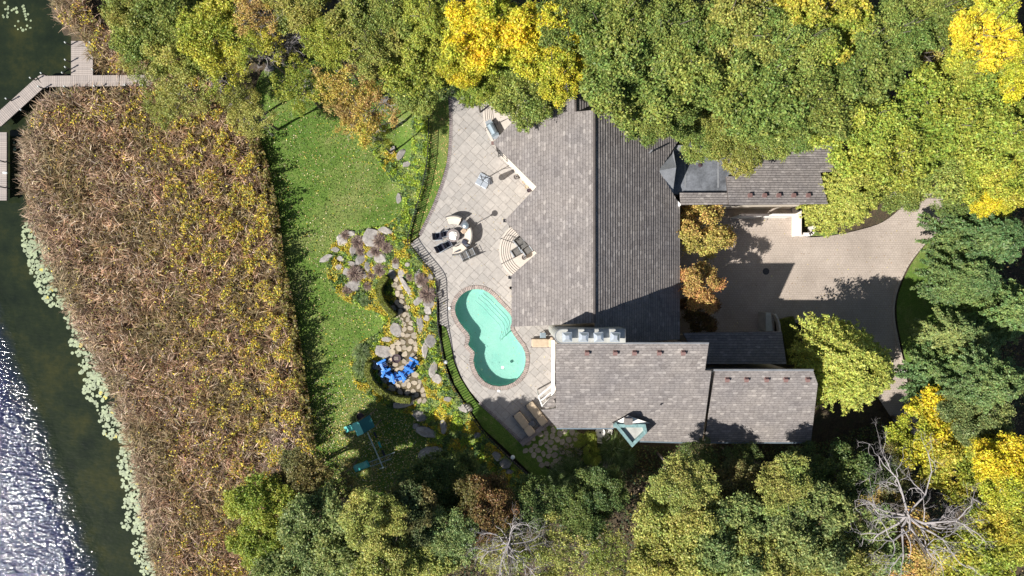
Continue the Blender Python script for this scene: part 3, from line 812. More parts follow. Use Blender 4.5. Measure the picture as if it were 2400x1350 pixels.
def roof(outline_px, a, bx, cy, label=None, course=.18, thick=.2, lift=.05, mat='roof_a', walls=True, inset=.35, zbase=-.2, wmat='stucco'):
    P = [px_on_plane(x, y, a, bx, cy) for x, y in outline_px]; f = plane(a, bx, cy)
    if area2(P) < 0: P.reverse()
    gl = math.hypot(bx, cy); dx, dy = (-bx / gl, -cy / gl)          # downslope
    ux, uy = -dy, dx
    ts = [p[0] * dx + p[1] * dy for p in P]; us = [p[0] * ux + p[1] * uy for p in P]
    t0, t1 = min(ts), max(ts); u0, u1 = min(us) - 1, max(us) + 1
    n = int((t1 - t0) / course) + 1; vs, fs, uvs = [], [], []
    for k in range(n):
        a0, a1 = t0 + k * course, min(t0 + (k + 1) * course, t1 + .01)
        st = [(dx * t + ux * u, dy * t + uy * u) for t, u in ((a0, u0), (a1, u0), (a1, u1), (a0, u1))]
        V_, F_ = cdt_clip([P, st])
        if not F_: continue
        def zt(x, y, a0=a0): return f(x, y) + .012 + lift * ((x * dx + y * dy) - a0) / course
        v, fc = tris_prism(V_, F_, lambda x, y: f(x, y) - .02, zt)
        bse = len(vs); vs += v; fs += [tuple(bse + i for i in q) for q in fc]
        uvs += [(p[0] * ux + p[1] * uy, k + max(.02, min(.98, (p[0] * dx + p[1] * dy - a0) / course))) for p in v]
    me = bpy.data.meshes.new('roof'); me.from_pydata(vs, [], fs); me.update()
    uvl = me.uv_layers.new(name='UVMap')
    li = np.zeros(len(me.loops), int); me.loops.foreach_get('vertex_index', li)
    uvl.data.foreach_set('uv', np.array(uvs)[li].astype(np.float32).ravel())
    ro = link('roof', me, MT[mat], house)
    if label: ro['label'] = label
    b = B(); b.prism(P, lambda x, y: f(x, y) - thick, lambda x, y: f(x, y) - .01); fo = b.build('fascia', MT['trim'], ro)
    if walls:
        m = len(P); Q = []
        for i in range(m):
            p0, p1, p2 = Vector(P[i - 1]), Vector(P[i]), Vector(P[(i + 1) % m])
            e1, e2 = (p1 - p0).normalized(), (p2 - p1).normalized(); n1, n2 = Vector((-e1.y, e1.x)), Vector((-e2.y, e2.x))
            nn = (n1 + n2); nn = nn / max(.35, nn.length_squared / 2) if nn.length > 1e-4 else n1
            Q.append(tuple(p1 + nn * inset))
        B().prism(Q, zbase, lambda x, y: f(x, y) - thick + .005).build('wall', MT[wmat], house)
        return ro, P, Q
    return ro, P, P

WESTP = (5.79, .6, 0)
roof([(1349, 150), (1349, 262), (1393, 258), (1393, 757), (1199, 766), (1199, 650), (1195, 649), (1258, 593), (1183, 517), (1258, 437), (1155, 335), (1245, 237), (1262, 150)], *WESTP, label='weathered grey west roof slope with stepped corners')
roof([(1394, 258), (1500, 272), (1560, 288), (1590, 330), (1545, 400), (1593, 480), (1593, 795), (1466, 805), (1394, 800)], 12.21, -.6, 0, label='dim grey east roof slope')
roof([(1350, 150), (1425, 158), (1425, 228), (1350, 263)], 8.31 + .6 * 4.19, -.6, 0, label='small east slope at the north end')
# ridge caps
def ridge(pts, r=.09, mat='lead'):
    b = B(); b.tube(pts, r, 6); b.build('ridge_cap', MT[mat], house)
def onp(px, py, h): return W(px, py, h)
ridge([onp(1393, 258, 9.04), onp(1393, 757, 9.04)], .10, 'trim'); ridge([onp(1349, 150, 8.36), onp(1349, 261, 8.36)], .08, 'trim')
LOWP = (12.95, 0, .77)
roof([(1303, 806), (1661, 804), (1652, 868), (1667, 869), (1645, 1037), (1500, 1033), (1470, 1003), (1305, 1003), (1268, 960), (1303, 957)], *LOWP, label='big south roof slope over the pool side wing')
WINGP = (12.6, 0, .77)
roof([(1676, 868), (1905, 868), (1916, 900), (1900, 1036), (1650, 1036)], *WINGP, label='south roof slope of the east wing')
roof([(1640, 853), (1600, 780), (1832, 777), (1843, 853)], 3.28, 0, -.3, label='shaded north roof slope of the east wing')
ridge([onp(1672, 867, 8.46), onp(1906, 867, 8.46)], .08, 'lead'); ridge([onp(1466, 804, 10.33), onp(1661, 804, 10.33)], .07, 'lead')
# garage: high edge to the south
GARP = (7.85, 0, -.35)
roof([(1728, 300), (1945, 300), (1960, 401), (1922, 404), (1940, 478), (1709, 480), (1702, 414), (1728, 414)], *GARP, label='garage roof sloping down to the north')
roof([(1593, 452), (1704, 452), (1706, 479), (1595, 480)], 7.3, 0, -.35, label='low link roof beside the garage')
# gutters
def gutter(pts, r=.07, mat='gutter'): B().tube(pts, r, 6).build('gutter', MT[mat], house)
def pp(px, py, P, dz=-.1):
    x, y = px_on_plane(px, py, *P); return Vector((x, y, plane(*P)(x, y) + dz))
gutter([pp(1305, 1004.5, LOWP), pp(1438, 1004.5, LOWP)]); gutter([pp(1500, 1035, LOWP), pp(1645, 1039, LOWP)]); gutter([pp(1651, 1038, WINGP), pp(1899, 1038, WINGP)])
# darker hip panel at the south-west corner, below the balcony
roof([(1271, 954), (1303, 918), (1303, 955)], 9.6, 0, .55, walls=False, label='small dark hip panel by the balcony', course=.28)
# balcony frame of white timber
bal_ = thing('balcony_frame', 'white slatted timber balcony frame at the house corner above the loungers', 'balcony')
z = 3.3
pA, pB, pC, pD = W(1263, 929, z), W(1300, 899, z), W(1303, 918, z), W(1270, 950, z)
for (p, q) in ((pA, pB), (pA, W(1272, 952, z)), (W(1272, 952, z), W(1304, 920, z))):
    B().tube([p, q], .075, 4).build('beam', MT['white'], bal_)
for t in (.5,):
    B().box((0, 0, 0), (1.5, .09, .06), 0).build('slat', MT['white'], bal_); o = bal_.children[-1]
    o.location = pA.lerp(W(1272, 952, z), t).lerp(pB.lerp(W(1304, 920, z), t), .5); o.rotation_euler = (0, 0, R_(39))
for p in (pA, W(1272, 952, z)): B().tube([p, Vector((p.x, p.y, 0))], .07, 6).build('post', MT['white'], bal_)
# white wall frame along the west wall
bb = B(); A, D = W(1302, 800, 5.0), W(1302, 935, 5.0)
bb.box(((A.x + D.x) / 2 - .12, (A.y + D.y) / 2, 3.9), (.22, abs(A.y - D.y), .35)); bb.build('wall_band', MT['white'], house)
# chimney chase with four caps
ch = B(); zt = 10.7; q = []
for a in range(90, 271, 15): q.append((1318 + 17 * math.cos(R_(a)), 788 - 16.5 * math.sin(R_(a))))
q += [(1466, 805), (1466, 771)]
ch.prism([xy(p, zt) for p in q], 3, zt); chim = ch.build('chimney', MT['chase'], house); chim['label'] = 'long cement chimney crown with rounded west end'
cc_ = [W(*p, zt) for p in q]; rim = B(); rim.tube(cc_ + [cc_[0]], .035, 4); rim.build('chimney_rim', MT['lead'], chim)
for px in (1328, 1366, 1401, 1439):
    p = W(px, 789, zt); s = .6
    b = B(); b.box((0, 0, .2), (s * .66, s * .66, .4)); b.box((0, 0, .43), (s, s, .05)); b.box((0, 0, .54), (s * .98, s * .98, .2), taper=.38)
    o = b.build('chimney_cap', MT['cap'], chim); o.location = p; o.rotation_euler = (0, 0, R_(rnd.uniform(-6, 6)))
# box vents
vm = B().box((0, 0, .11), (.24, .24, .2), taper=.86).box((0, -.02, .22), (.28, .28, .03)).mesh('roof_vent'); vm.materials.append(MT['vent'])
for px, py, P in [(x, 823, LOWP) for x in (1375, 1441, 1486, 1544, 1600)] + [(x, 886, WINGP) for x in (1703, 1748, 1795, 1840, 1891)] + [(x, 460, GARP) for x in (1756, 1790, 1823, 1858, 1892)]:
    x, y = px_on_plane(px, py, *P); o = link('roof_vent', vm, None, house); o.location = (x, y, plane(*P)(x, y) + .02); o.rotation_euler = (math.atan(P[2]), 0, 0)
x, y = px_on_plane(1522, 358, 12.21, -.6, 0); zz = plane(12.21, -.6, 0)(x, y)
B().cyl((x, y, zz - .1), .06, .85, 10).build('vent_pipe', MT['lead'], house)
x, y = px_on_plane(1548, 947, *LOWP); B().cyl((x, y, plane(*LOWP)(x, y) - .1), .05, .35, 8).build('vent_pipe', MT['iron'], house)
# flat roof link and its parapets
q = [xy(p, 4.6) for p in ((1568, 345), (1728, 345), (1728, 455), (1568, 455))]
fr = B().prism(q, -.1, 4.6).build('flat_roof', MT['membrane'], house); fr['label'] = 'dark flat membrane roof with metal parapets'
def para(a, c, h=4.6, wd=.42, ht=.45):
    A, D = W(*a, h), W(*c, h); m = (A + D) / 2
    return B().box((m.x, m.y, h + ht / 2 - .01), ((D - A).length, wd, ht), math.atan2(D.y - A.y, D.x - A.x)).build('parapet', MT['lead'], fr)
para((1562, 350), (1735, 350)); para((1572, 345), (1572, 455), wd=.18, ht=.55); para((1719, 357), (1719, 412), wd=.42, ht=.3)
b = B(); A, Bq, Cq, Dq, E = W(1571, 345, 4.9), W(1545, 400, 6.3), W(1571, 455, 4.9), W(1574, 345, 5.1), W(1574, 455, 5.1)
b.add([A, Bq, Cq, Vector((A.x + .1, A.y, 5.2)), Vector((Cq.x + .1, Cq.y, 5.2)), Vector((A.x + .1, (A.y + Cq.y) / 2, 6.2))], [(0, 3, 5, 1), (1, 5, 4, 2)]).build('cricket', MT['lead'], fr)
bb = B(); A, D = W(1571, 459, 5.2), W(1593, 481, 5.2); m = (A + D) / 2; bb.box((m.x, m.y, 5.1), ((D - A).length + .1, .22, .3), math.atan2(D.y - A.y, D.x - A.x)); bb.build('parapet', MT['white'], fr)
o = B().lathe((0, 0, 0), [(.16, 0), (.15, .04), (.08, .05), (.07, .12)], 12).build('roof_drain', MT['rust'], fr); o.location = W(1641, 387, 4.6)
for x in (1606, 1683):
    A, D = W(x, 360, 4.6), W(x, 440, 4.6); B().box(((A.x + D.x) / 2, (A.y + D.y) / 2, 4.605), (.10, abs(A.y - D.y), .02)).build('membrane_seam', MT['lead'], fr)
pyr = B(); q = [W(*p, 5.0) for p in ((1612, 345), (1640, 296), (1680, 300), (1700, 325), (1690, 345))]; top = W(1656, 322, 6.0)
pyr.add(q + [top], [(i, (i + 1) % 5, 5) for i in range(5)]).build('roof_lantern', MT['membrane'], fr)
# copper edged triangular dormer
dm = B(); zt = 6.3; tri = [(1437, 993), (1511, 993), (1515, 1012), (1480, 1046)]
dm.prism([xy(p, zt) for p in tri], 3.0, zt); dor = dm.build('dormer', MT['chase'], house); dor['label'] = 'triangular flat dormer edged with verdigris copper'
n = len(tri)
for i in range(n):
    A, D = W(*tri[i], zt), W(*tri[(i + 1) % n], zt); cen = W(1482, 1005, zt); dv = (D - A).normalized(); nn = Vector((-dv.y, dv.x, 0))
    if (cen - A).dot(nn) < 0: nn = -nn
    m = (A + D) / 2 + nn * .1; B().box((m.x, m.y, zt + .12 + .004 * i), ((D - A).length, .22, .28), math.atan2(dv.y, dv.x)).build('copper_edge', MT['copper'], dor)
b = B(); q = [W(1437, 992, 6.2), W(1472, 974, 7.0), W(1524, 992, 6.2), W(1480, 994, 6.45)]
b.add(q, [(0, 1, 3), (1, 2, 3)]).build('dormer_hip', MT['white'], dor)
B().box((0, 0, 0), (.5, .42, .7)).build('flue', MT['pot'], dor).location = W(1472, 986, 6.9)
# garage front
def wall_piece(x0p, x1p, py, z0, z1, mat, name, dy=-.03, th=.06, h=2.0, parent=house):
    A, D = W(x0p, py, h), W(x1p, py, h)
    return B().box(((A.x + D.x) / 2, A.y + dy, (z0 + z1) / 2), (abs(A.x - D.x), th, z1 - z0)).build(name, MT[mat], parent)
gy_ = 5.85 - .35
for x0p, x1p, lm in ((1722, 1782, 'trim'), (1793, 1853, 'white')):  # west lintel coloured dark to stand in for tree shade on that door
    x0_, x1_ = (x0p - 1200) / S * .98, (x1p - 1200) / S * .98
    gd = B().box(((x0_ + x1_) / 2, gy_ - .02, 1.25), (x1_ - x0_, .06, 2.5)).build('garage_door', MT['white'], house)
    for k in range(4): B().box(((x0_ + x1_) / 2, gy_ - .06, .35 + .6 * k), (x1_ - x0_ - .2, .03, .5)).build('door_panel', MT['white'], gd)
    B().box(((x0_ + x1_) / 2, gy_ - .07, 2.62), (x1_ - x0_ + .1, .14, .22)).build('lintel', MT[lm], gd)
# windows on walls that face the middle of the plot
def window(p, wd, ht, rz, z):
    w_ = bpy.data.objects.new('window', None); C.objects.link(w_); w_.parent = house; w_.location = (p.x, p.y, z); w_.rotation_euler = (0, 0, rz)
    b = B()
    for sx in (-1, 1): b.box((sx * (wd / 2 - .04), 0, 0), (.08, .1, ht))
    for sz in (-1, 0, 1): b.box((0, 0, sz * (ht / 2 - .04)), (wd - .17, .09, .08 if sz else .04))
    b.build('frame', MT['trim'], w_); B().box((0, .01, 0), (wd - .14, .03, ht - .14)).build('pane', MT['glass'], w_)
inn = .36
def on_west(px, py): 
    x, y = px_on_plane(px, py, *WESTP); return Vector((x, y, 0))
e0, e1 = on_west(1155, 335), on_west(1258, 437); nrm = Vector((-1, -1, 0)).normalized()
for t in (.12,): window(e0.lerp(e1, t) + nrm * (-inn + .01), 1.2, 2.0, R_(-45), 1.9)
e0, e1 = on_west(1183, 517), on_west(1258, 593)
for t in (.3, .7): window(e0.lerp(e1, t) + nrm * (-inn + .01), 1.3, 2.1, R_(-45), 1.9)
lw = [Vector((px_on_plane(1303, y, *LOWP)[0], px_on_plane(1303, y, *LOWP)[1], 0)) for y in (830, 870, 910)]
for p in lw: window(p + Vector((inn - .02, 0, 0)), 1.2, 1.8, R_(-90), 2.0)
for px in (1620, 1660): window(Vector(((px - 1200) / S * .98, 5.82 - .36 - .02, 0)), .9, 1.4, 0, 2.0)
# downpipes of copper at roof corners
for px, py in ((1155, 335), (1183, 517), (1195, 650)):
    x, y = px_on_plane(px, py, *WESTP); zz = plane(*WESTP)(x, y)
    B().box((x, y, zz - .05), (.22, .22, .2)).build('rain_head', MT['vent' if py == 335 else 'iron'], house)
    B().tube([(x + .12, y, zz - .1), (x + .3, y, zz - .6), (x + .32, y, 0)], .04, 6).build('downpipe', MT['iron'], house)

# ------------------------------------------------------------------ round stairs and terraces
def stair(cx, cy, radii, label, rails):
    st = thing('curved_steps', label, 'steps'); z = .12
    for i, r in enumerate(radii):
        c = W(cx, cy, 0); b = B(); b.cyl((c.x, c.y, z - .12 if i else -.02), r / S, .12 if i else z + .02, 72); b.build('tread', MT['terrace'], st)
        if i:
            pts = [(c.x + r / S * math.cos(a), c.y + r / S * math.sin(a), z + .004) for a in [R_(k * 5) for k in range(18, 57)]]
            B().tube(pts, .022, 4).build('nosing', MT['nosing'], st)
        z += .13
    zt = z - .13; c = W(cx, cy, 0)
    for a in rails:
        a = R_(a); d = Vector((math.cos(a), math.sin(a), 0)); ro, ri = radii[0] / S + .05, radii[-1] / S - .15
        b = B(); b.tube([c + d * ro + Vector((0, 0, .9)), c + d * ri + Vector((0, 0, zt + .9))], .022, 6)
        for rr, z0 in ((ro, 0), ((ro + ri) / 2, zt / 2), (ri, zt)): b.tube([c + d * rr + Vector((0, 0, z0)), c + d * rr + Vector((0, 0, z0 + .9))], .018, 6)
        b.build('handrail', MT['iron'], st)
    return zt
TZ = stair(1243, 588, (73, 68, 63, 58, 53, 48), 'cream curved steps with black handrails at the smaller terrace by the sofa', (158, 205))
TZ2 = stair(1262, 262, (130, 125, 120, 115.5, 111, 107), 'cream curved steps at the north terrace next to the barbecue', (200, 178))
# patio end wall of grey stone
end = W(1222, 1040, 0), W(1291, 983, 0)
wl = thing('low_wall', 'low grey stone bench wall closing the south end of the patio', 'wall')
dv = end[1] - end[0]; L = dv.length; a = math.atan2(dv.y, dv.x)
for k in range(4):
    p = end[0] + dv * ((k + .5) / 4); B().bev((0, 0, 0), (L / 4 - .015, .36, .5), .02).build('capstone', MT['kerb' if k == 9 else 'gbrick'], wl); o = wl.children[-1]
    o.location = (p.x, p.y, .15 + rnd.uniform(-.01, .01)); o.rotation_euler = (0, 0, a)

# ------------------------------------------------------------------ walls by the driveway
gw = thing('garden_wall', 'white rendered garden wall with curved end beside the garage drive', 'wall')
zt = .95
B().box(((W(1873, 0, zt).x), (W(0, 482, zt).y + W(0, 553, zt).y) / 2, zt / 2), (.38, abs(W(0, 482, zt).y - W(0, 553, zt).y), zt)).build('wall_run', MT['wallcap'], gw)
arc = [W(1875, 551, 0)] + [W(1887 + 9 * math.cos(R_(t)), 541 - 10 * math.sin(R_(t)), 0) for t in (-80, -50, -20, 0)] + [W(1898, 532, 0)]
b = B()
for A, D in zip(arc, arc[1:]): m = (A + D) / 2; b.box((m.x, m.y, .4), ((D - A).length + .1, .26, .8), math.atan2(D.y - A.y, D.x - A.x))
b.build('wall_end', MT['wallcap'], gw)
sw = thing('stone_wall', 'short pale stone capped wall at the north corner of the east wing', 'wall')
zt = 2.6
pts = [(1802, 734), (1812, 734), (1819, 770), (1812, 776)]
B().prism([xy(p, zt) for p in pts], 0, zt).build('wall_face', MT['stucco'], sw)
for k in range(6):
    t = (k + .5) / 6; p = W(1807 + 9 * t, 735 + 34 * t, zt + .05 + .06 * (k % 2)); B().bev((0, 0, 0), (.42, .19, .14), .03).build('capstone', MT['cap' if k == 9 else 'terrace'], sw)
    o = sw.children[-1]; o.location = p; o.rotation_euler = (0, 0, R_(8))
B().prism([xy(p, 1.6) for p in ((1795, 733), (1806, 733), (1812, 776), (1795, 776))], 0, 1.6).build('wall_face', MT['chase'], sw)
arc = [W(1817 + 10 * math.sin(R_(t)), 742 - 5 * math.cos(R_(t)) + t * .3, .5) for t in (0, 30, 60, 90)] + [W(1829, 790, .5), W(1831, 840, .5)]
b = B()
for A, D in zip(arc, arc[1:]): m = (A + D) / 2; b.box((m.x, m.y, .3), ((D - A).length + .05, .12, .6), math.atan2(D.y - A.y, D.x - A.x))
tag(b.build('bed_edging', MT['wallcap']), 'thin curved pale edging beside the short stone wall', 'edging')
o = B().cyl((0, 0, 0), .26, .035, 28).cyl((0, 0, .03), .2, .012, 28).build('manhole_cover', MT['manhole']); o.location = W(1795, 636, .005)
tag(o, 'round black manhole cover set in the driveway', 'manhole cover')

# ------------------------------------------------------------------ dock
dock = thing('dock', 'grey boarded dock with an angled walkway over the lake', 'dock', (0, 0, 0))
DZ = -1.45
plank_cache = {}
def planks(c0, c1, width, name='plank', pitch=.15):
    A, D = W(*c0, DZ), W(*c1, DZ); dv = D - A; L = dv.length; n = max(1, int(L / pitch)); a = math.atan2(dv.y, dv.x)
    key = round(width, 3)
    if key not in plank_cache:
        me = B().box((0, 0, 0), (pitch - .014, width, .05)).mesh('plank'); me.materials.append(MT['wood']); plank_cache[key] = me
    for i in range(n):
        p = A + dv * ((i + .5) / n); o = link(name, plank_cache[key], None, dock); o.location = (p.x, p.y, DZ + rnd.uniform(-.003, .003)); o.rotation_euler = (0, 0, a)
    b = B(); s = Vector((-math.sin(a), math.cos(a), 0))
    for k in (-1, 1): m = (A + D) / 2 + s * k * (width / 2 - .12); b.box((m.x, m.y, DZ - .12), (L, .08, .18), a)
    b.build('joist', MT['post'], dock)
planks((100, 191), (510, 186), .88); planks((192.5, 96), (192.5, 177), 1.75)
planks((-8, 286), (95, 193), 1.0); planks((3, 310), (3, 470), .9)
b = B(); q = [W(*p, DZ) for p in ((95, 176), (112, 176), (112, 206), (104, 206), (88, 180))]
b.prism([(p.x, p.y) for p in q], DZ - .02, DZ + .022); b.build('corner_board', MT['wood'], dock)
pm = B().cyl((0, 0, 0), .05, 1.75, 8).cyl((0, 0, 1.75), .075, .08, 10, .03).mesh('pile'); pm.materials.append(MT['post']); pm.materials.append(MT['lamp'])
pc = B().cyl((0, 0, 0), .07, .1, 10, .035).mesh('pile_cap'); pc.materials.append(MT['lamp'])
for px, py in ((165, 106), (165, 146), (165, 163), (109, 177), (158, 176), (84, 188), (28, 236), (103, 208), (163, 208), (232, 207), (303, 204), (62, 262), (222, 106), (228, 168), (290, 168), (345, 205), (13, 380), (13, 440)):
    p = W(px, py, DZ); o = link('pile', pm, None, dock); o.location = (p.x, p.y, WZ - .4)
    c = link('pile_cap', pc, None, o); c.location = (0, 0, 1.78)
o = B().bev((0, 0, 0), (.35, .15, .12), .04).build('dock_cleat', MT['lamp'], dock); o.location = W(12, 405, DZ + .08)

# ------------------------------------------------------------------ rocks, flagstones, rock garden
def rock_mesh(seed, sx, sy, sz, angular=.35):
    g = random.Random(seed); bm = bmesh.new(); bmesh.ops.create_icosphere(bm, subdivisions=2, radius=1)
    off = Vector((g.uniform(0, 50), g.uniform(0, 50), g.uniform(0, 50)))
    planes = [(Vector((g.gauss(0, 1), g.gauss(0, 1), g.gauss(0, .5))).normalized(), g.uniform(.62, .9)) for _ in range(7)] + [(Vector((g.gauss(0, .15), g.gauss(0, .15), 1)).normalized(), .55)]
    for v in bm.verts:
        p = v.co * (1 + angular * noise.noise(v.co * 1.3 + off))
        for n_, d_ in planes:
            e = p.dot(n_) - d_
            if e > 0: p -= n_ * e * .92
        v.co = Vector((p.x * sx, p.y * sy, p.z * sz))
    me = bpy.data.meshes.new('boulder'); bm.to_mesh(me); bm.free(); me.materials.append(MT['rock']); return me
rocks = [rock_mesh(i, 1, random.Random(i).uniform(.55, .95), random.Random(i + 9).uniform(.4, .7)) for i in range(9)]
GARDEN = catmull([(1000, 210), (1008, 300), (1002, 400), (985, 470), (960, 560), (985, 605), (1020, 655), (1026, 760), (1042, 850), (1062, 905), (1095, 955), (1128, 1005), (1180, 1060), (1235, 1112), (1290, 1150),
        (1240, 1180), (1100, 1160), (1010, 1100), (1000, 1020), (975, 975), (930, 965), (870, 935), (830, 900), (818, 845), (845, 800), (885, 780), (890, 740), (800, 700), (765, 640), (775, 575), (840, 540), (915, 520), (945, 470), (900, 400), (860, 330), (900, 330), (955, 380), (965, 300), (960, 210)], 4)
garden = drape('rock_garden', GARDEN, .03, 12, MT['cover'])
RK = [(872, 557, 26, 17, 35), (905, 541, 18, 10, 20), (802, 564, 14, 11, 10), (823, 548, 12, 7, -10), (786, 585, 10, 8, 0), (829, 587, 9, 12, 0), (846, 606, 12, 15, 50), (798, 605, 9, 8, 0), (825, 618, 13, 8, 10),
      (764, 605, 8, 13, 60), (812, 636, 9, 12, 0), (829, 670, 20, 12, -35), (892, 605, 17, 14, 0), (868, 595, 9, 11, 0), (795, 625, 10, 7, 0), (861, 624, 8, 12, 0), (885, 628, 13, 9, 0), (928, 620, 10, 14, 0), (940, 640, 9, 10, 0),
      (920, 640, 11, 10, 0), (954, 675, 7, 22, -28), (982, 705, 16, 9, -40), (1007, 712, 15, 13, 0), (1010, 650, 8, 8, 0), (893, 680, 7, 18, -10), (930, 770, 17, 20, 0), (906, 795, 14, 8, 0), (898, 824, 24, 12, 22), (877, 855, 10, 14, 0),
      (985, 760, 9, 16, 0), (1003, 725, 10, 14, 0), (1010, 800, 14, 20, 15), (997, 820, 8, 17, 0), (1015, 865, 10, 18, 20), (1025, 885, 14, 14, 0), (1000, 745, 9, 10, 0), (980, 650, 10, 14, 0), (1002, 690, 10, 10, 0), (985, 668, 8, 10, 0),
      (947, 945, 30, 12, -15), (985, 975, 12, 24, -60), (1000, 1010, 13, 24, -75), (1010, 1060, 16, 28, 80), (1090, 955, 16, 12, 0), (1165, 1068, 14, 12, 40), (1185, 1085, 16, 10, -30), (1195, 1105, 9, 7, 0), (1135, 1100, 8, 7, 0),
      (940, 363, 17, 9, -55), (955, 385, 12, 8, -20), (920, 350, 12, 6, -55), (900, 235, 12, 6, -30), (936, 465, 8, 18, 0), (1050, 935, 12, 8, 0), (905, 920, 12, 8, 0), (890, 905, 9, 7, 0), (1040, 1000, 9, 14, 0), (975, 1000, 9, 8, 0),
      (1000, 215, 9, 6, 0), (1120, 1020, 9, 7, 0), (853, 645, 9, 8, 0), (905, 655, 9, 7, 0), (955, 620, 7, 7, 0), (1030, 690, 6, 8, 0), (632, 161, 11, 9, 0), (2125, 870, 13, 11, 0)]
for i, (px, py, rx, ry, a) in enumerate(RK):
    me = rocks[i % len(rocks)]; o = link('boulder', me, None, garden if i < len(RK) - 2 else None); s = 1.0 / S
    o.location = G(px, py, .08 + .004 * (rx + ry) / 2); o.rotation_euler = (0, 0, R_(-a)); o.scale = (rx * s * 1.15, ry * s / .75 * 1.15, (rx + ry) / 2 * s * 1.15)
    if i == len(RK) - 2: tag(o, 'pale rounded boulder under the trees near the bare-limbed tree', 'boulder')
    if i == len(RK) - 1: tag(o, 'pale boulder at the edge of the drive below the verge', 'boulder')

def blob(cx, cy, rx, ry, rot, n, g, jit=.18):
    out = []
    for k in range(n):
        a = 2 * math.pi * k / n + g.uniform(-.25, .25); r = 1 + g.uniform(-jit, jit)
        x, y = rx * r * math.cos(a), ry * r * math.sin(a); out.append((cx + x * math.cos(rot) - y * math.sin(rot), cy + x * math.sin(rot) + y * math.cos(rot)))
    return out
def flagstones(parent, region, spacing, size, seed, limit=200, z=.06):
    g = random.Random(seed); pts = []; xs = [p[0] for p in region]; ys = [p[1] for p in region]; tries = 0
    while tries < 6000 and len(pts) < limit:
        tries += 1; x, y = g.uniform(min(xs), max(xs)), g.uniform(min(ys), max(ys))
        if inside(x, y, region) and all(math.hypot(x - a, y - c) > spacing for a, c in pts): pts.append((x, y))
    for x, y in pts:
        nn = sorted(math.hypot(x - a, y - c) for a, c in pts)[1:4]; r = min(size * 1.25, nn[0] * .52 if nn else size)
        q = blob(x, y, r * g.uniform(1, 1.2), r * g.uniform(.8, .95), g.uniform(0, 3), 8, g); c = G(x, y, z)
        P = [G(a, b_, z) for a, b_ in q]; hi = max(p.z for p in P) - c.z; B().prism([(p.x - c.x, p.y - c.y) for p in P], -.14, .035 + hi).build('flagstone', MT['flag'], parent); o = parent.children[-1]; o.location = c
PATH = catmull([(915, 720), (928, 700), (918, 650), (932, 650), (948, 700), (962, 745), (975, 790), (978, 830), (975, 870), (990, 900), (1000, 940), (960, 935), (910, 905), (885, 870), (900, 845), (915, 810), (930, 800), (945, 770), (938, 745)], 4)
path = drape('garden_path', PATH, .085, 14, MT['soil'])
flagstones(path, PATH, 11.0, 7.5, 5, z=.085)
PATH2 = catmull([(1228, 1045), (1292, 992), (1310, 1005), (1352, 1008), (1352, 1040), (1365, 1065), (1420, 1085), (1405, 1110), (1350, 1085), (1310, 1090), (1270, 1090)], 4)
drape('garden_bed', [(1225, 1042), (1290, 985), (1500, 1000), (1900, 1020), (1900, 1070), (1500, 1110), (1330, 1130), (1280, 1095)], .005, 40, MT['ground'], hfn=lambda x, y: -.05)
path2 = drape('stepping_path', PATH2, .03, 20, MT['lawn'], hfn=lambda x, y: 0)
flagstones(path2, PATH2, 12.5, 8.5, 9, z=.03)

# ------------------------------------------------------------------ clipped hedges
def hedge(line, wd, ht, label, closed_bottom=-.2, leafn=2600):
    pts = catmull(line, 8, False); n = len(pts); g = np.random.default_rng(int(line[0][0]))
    P = [G(px, py, 0) for px, py in pts]; vs = []; fs = []; k = 5
    for i, p in enumerate(P):
        d_ = (P[min(i + 1, n - 1)] - P[max(i - 1, 0)]); d_.z = 0; d_.normalize(); s = Vector((-d_.y, d_.x, 0))
        for (u, z) in ((-.5, closed_bottom), (-.5, ht * .93), (-.4, ht), (.4, ht), (.5, ht * .93), (.5, closed_bottom)):
            vs.append(p + s * u * wd + Vector((0, 0, z)) + Vector(g.normal(0, .012, 3)))
    k = 6
    for i in range(n - 1):
        for j in range(k - 1): fs.append((i * k + j, i * k + j + 1, (i + 1) * k + j + 1, (i + 1) * k + j))
    fs += [tuple(range(k)), tuple(reversed(range((n - 1) * k, n * k)))]
    t = thing('hedge', label, 'hedge', P[n // 2])
    b = B(); b.add([v - P[n // 2] for v in vs], fs); o = b.build('hedge_body', MT['hedge'], t); fixn(o)
    idx = g.integers(0, n - 1, leafn); tt = g.uniform(0, 1, leafn); A = np.array([tuple(p) for p in P]); c = A[idx] * (1 - tt[:, None]) + A[idx + 1] * tt[:, None]
    dd = unit(A[idx + 1] - A[idx]); s = np.stack([-dd[:, 1], dd[:, 0], 0 * dd[:, 0]], 1); u = g.uniform(-.5, .5, leafn); c = c + s * (u * wd)[:, None]
    c[:, 2] += ht + g.uniform(-.01, .05, leafn); side = g.random(leafn) < .35
    c[side] += (s * ((np.sign(u) * .5 - u) * wd)[:, None])[side]; c[side, 2] -= g.uniform(0, 1, side.sum()) * ht
    Vv, Ff = kites(c - np.array(P[n // 2]), unit(g.normal(size=(leafn, 3)) * .5 + [0, 0, 1]), .05, rng=g)
    base = np.array([.17, .19, .03]); col = np.repeat(base[None] * g.uniform(.6, 1.35, (leafn, 1)), 4, 0)
    link('hedge_leaves', npmesh('hedge_leaves', Vv, Ff, col), MT['blade'], t)['kind'] = 'stuff'
    return t
hedge([(911, 648), (903, 660), (894, 676), (899, 700), (913, 722), (930, 740)], .42, 1.25, 'curved clipped hedge beside the long narrow shadow near the fence')
hedge([(871, 846), (868, 868), (878, 892), (895, 910), (925, 928), (966, 934)], .44, 1.25, 'curved clipped hedge wrapping round the blue chairs')
hedge([(1890, 487), (1890, 532)], .62, .75, 'straight clipped green hedge behind the white garden wall')
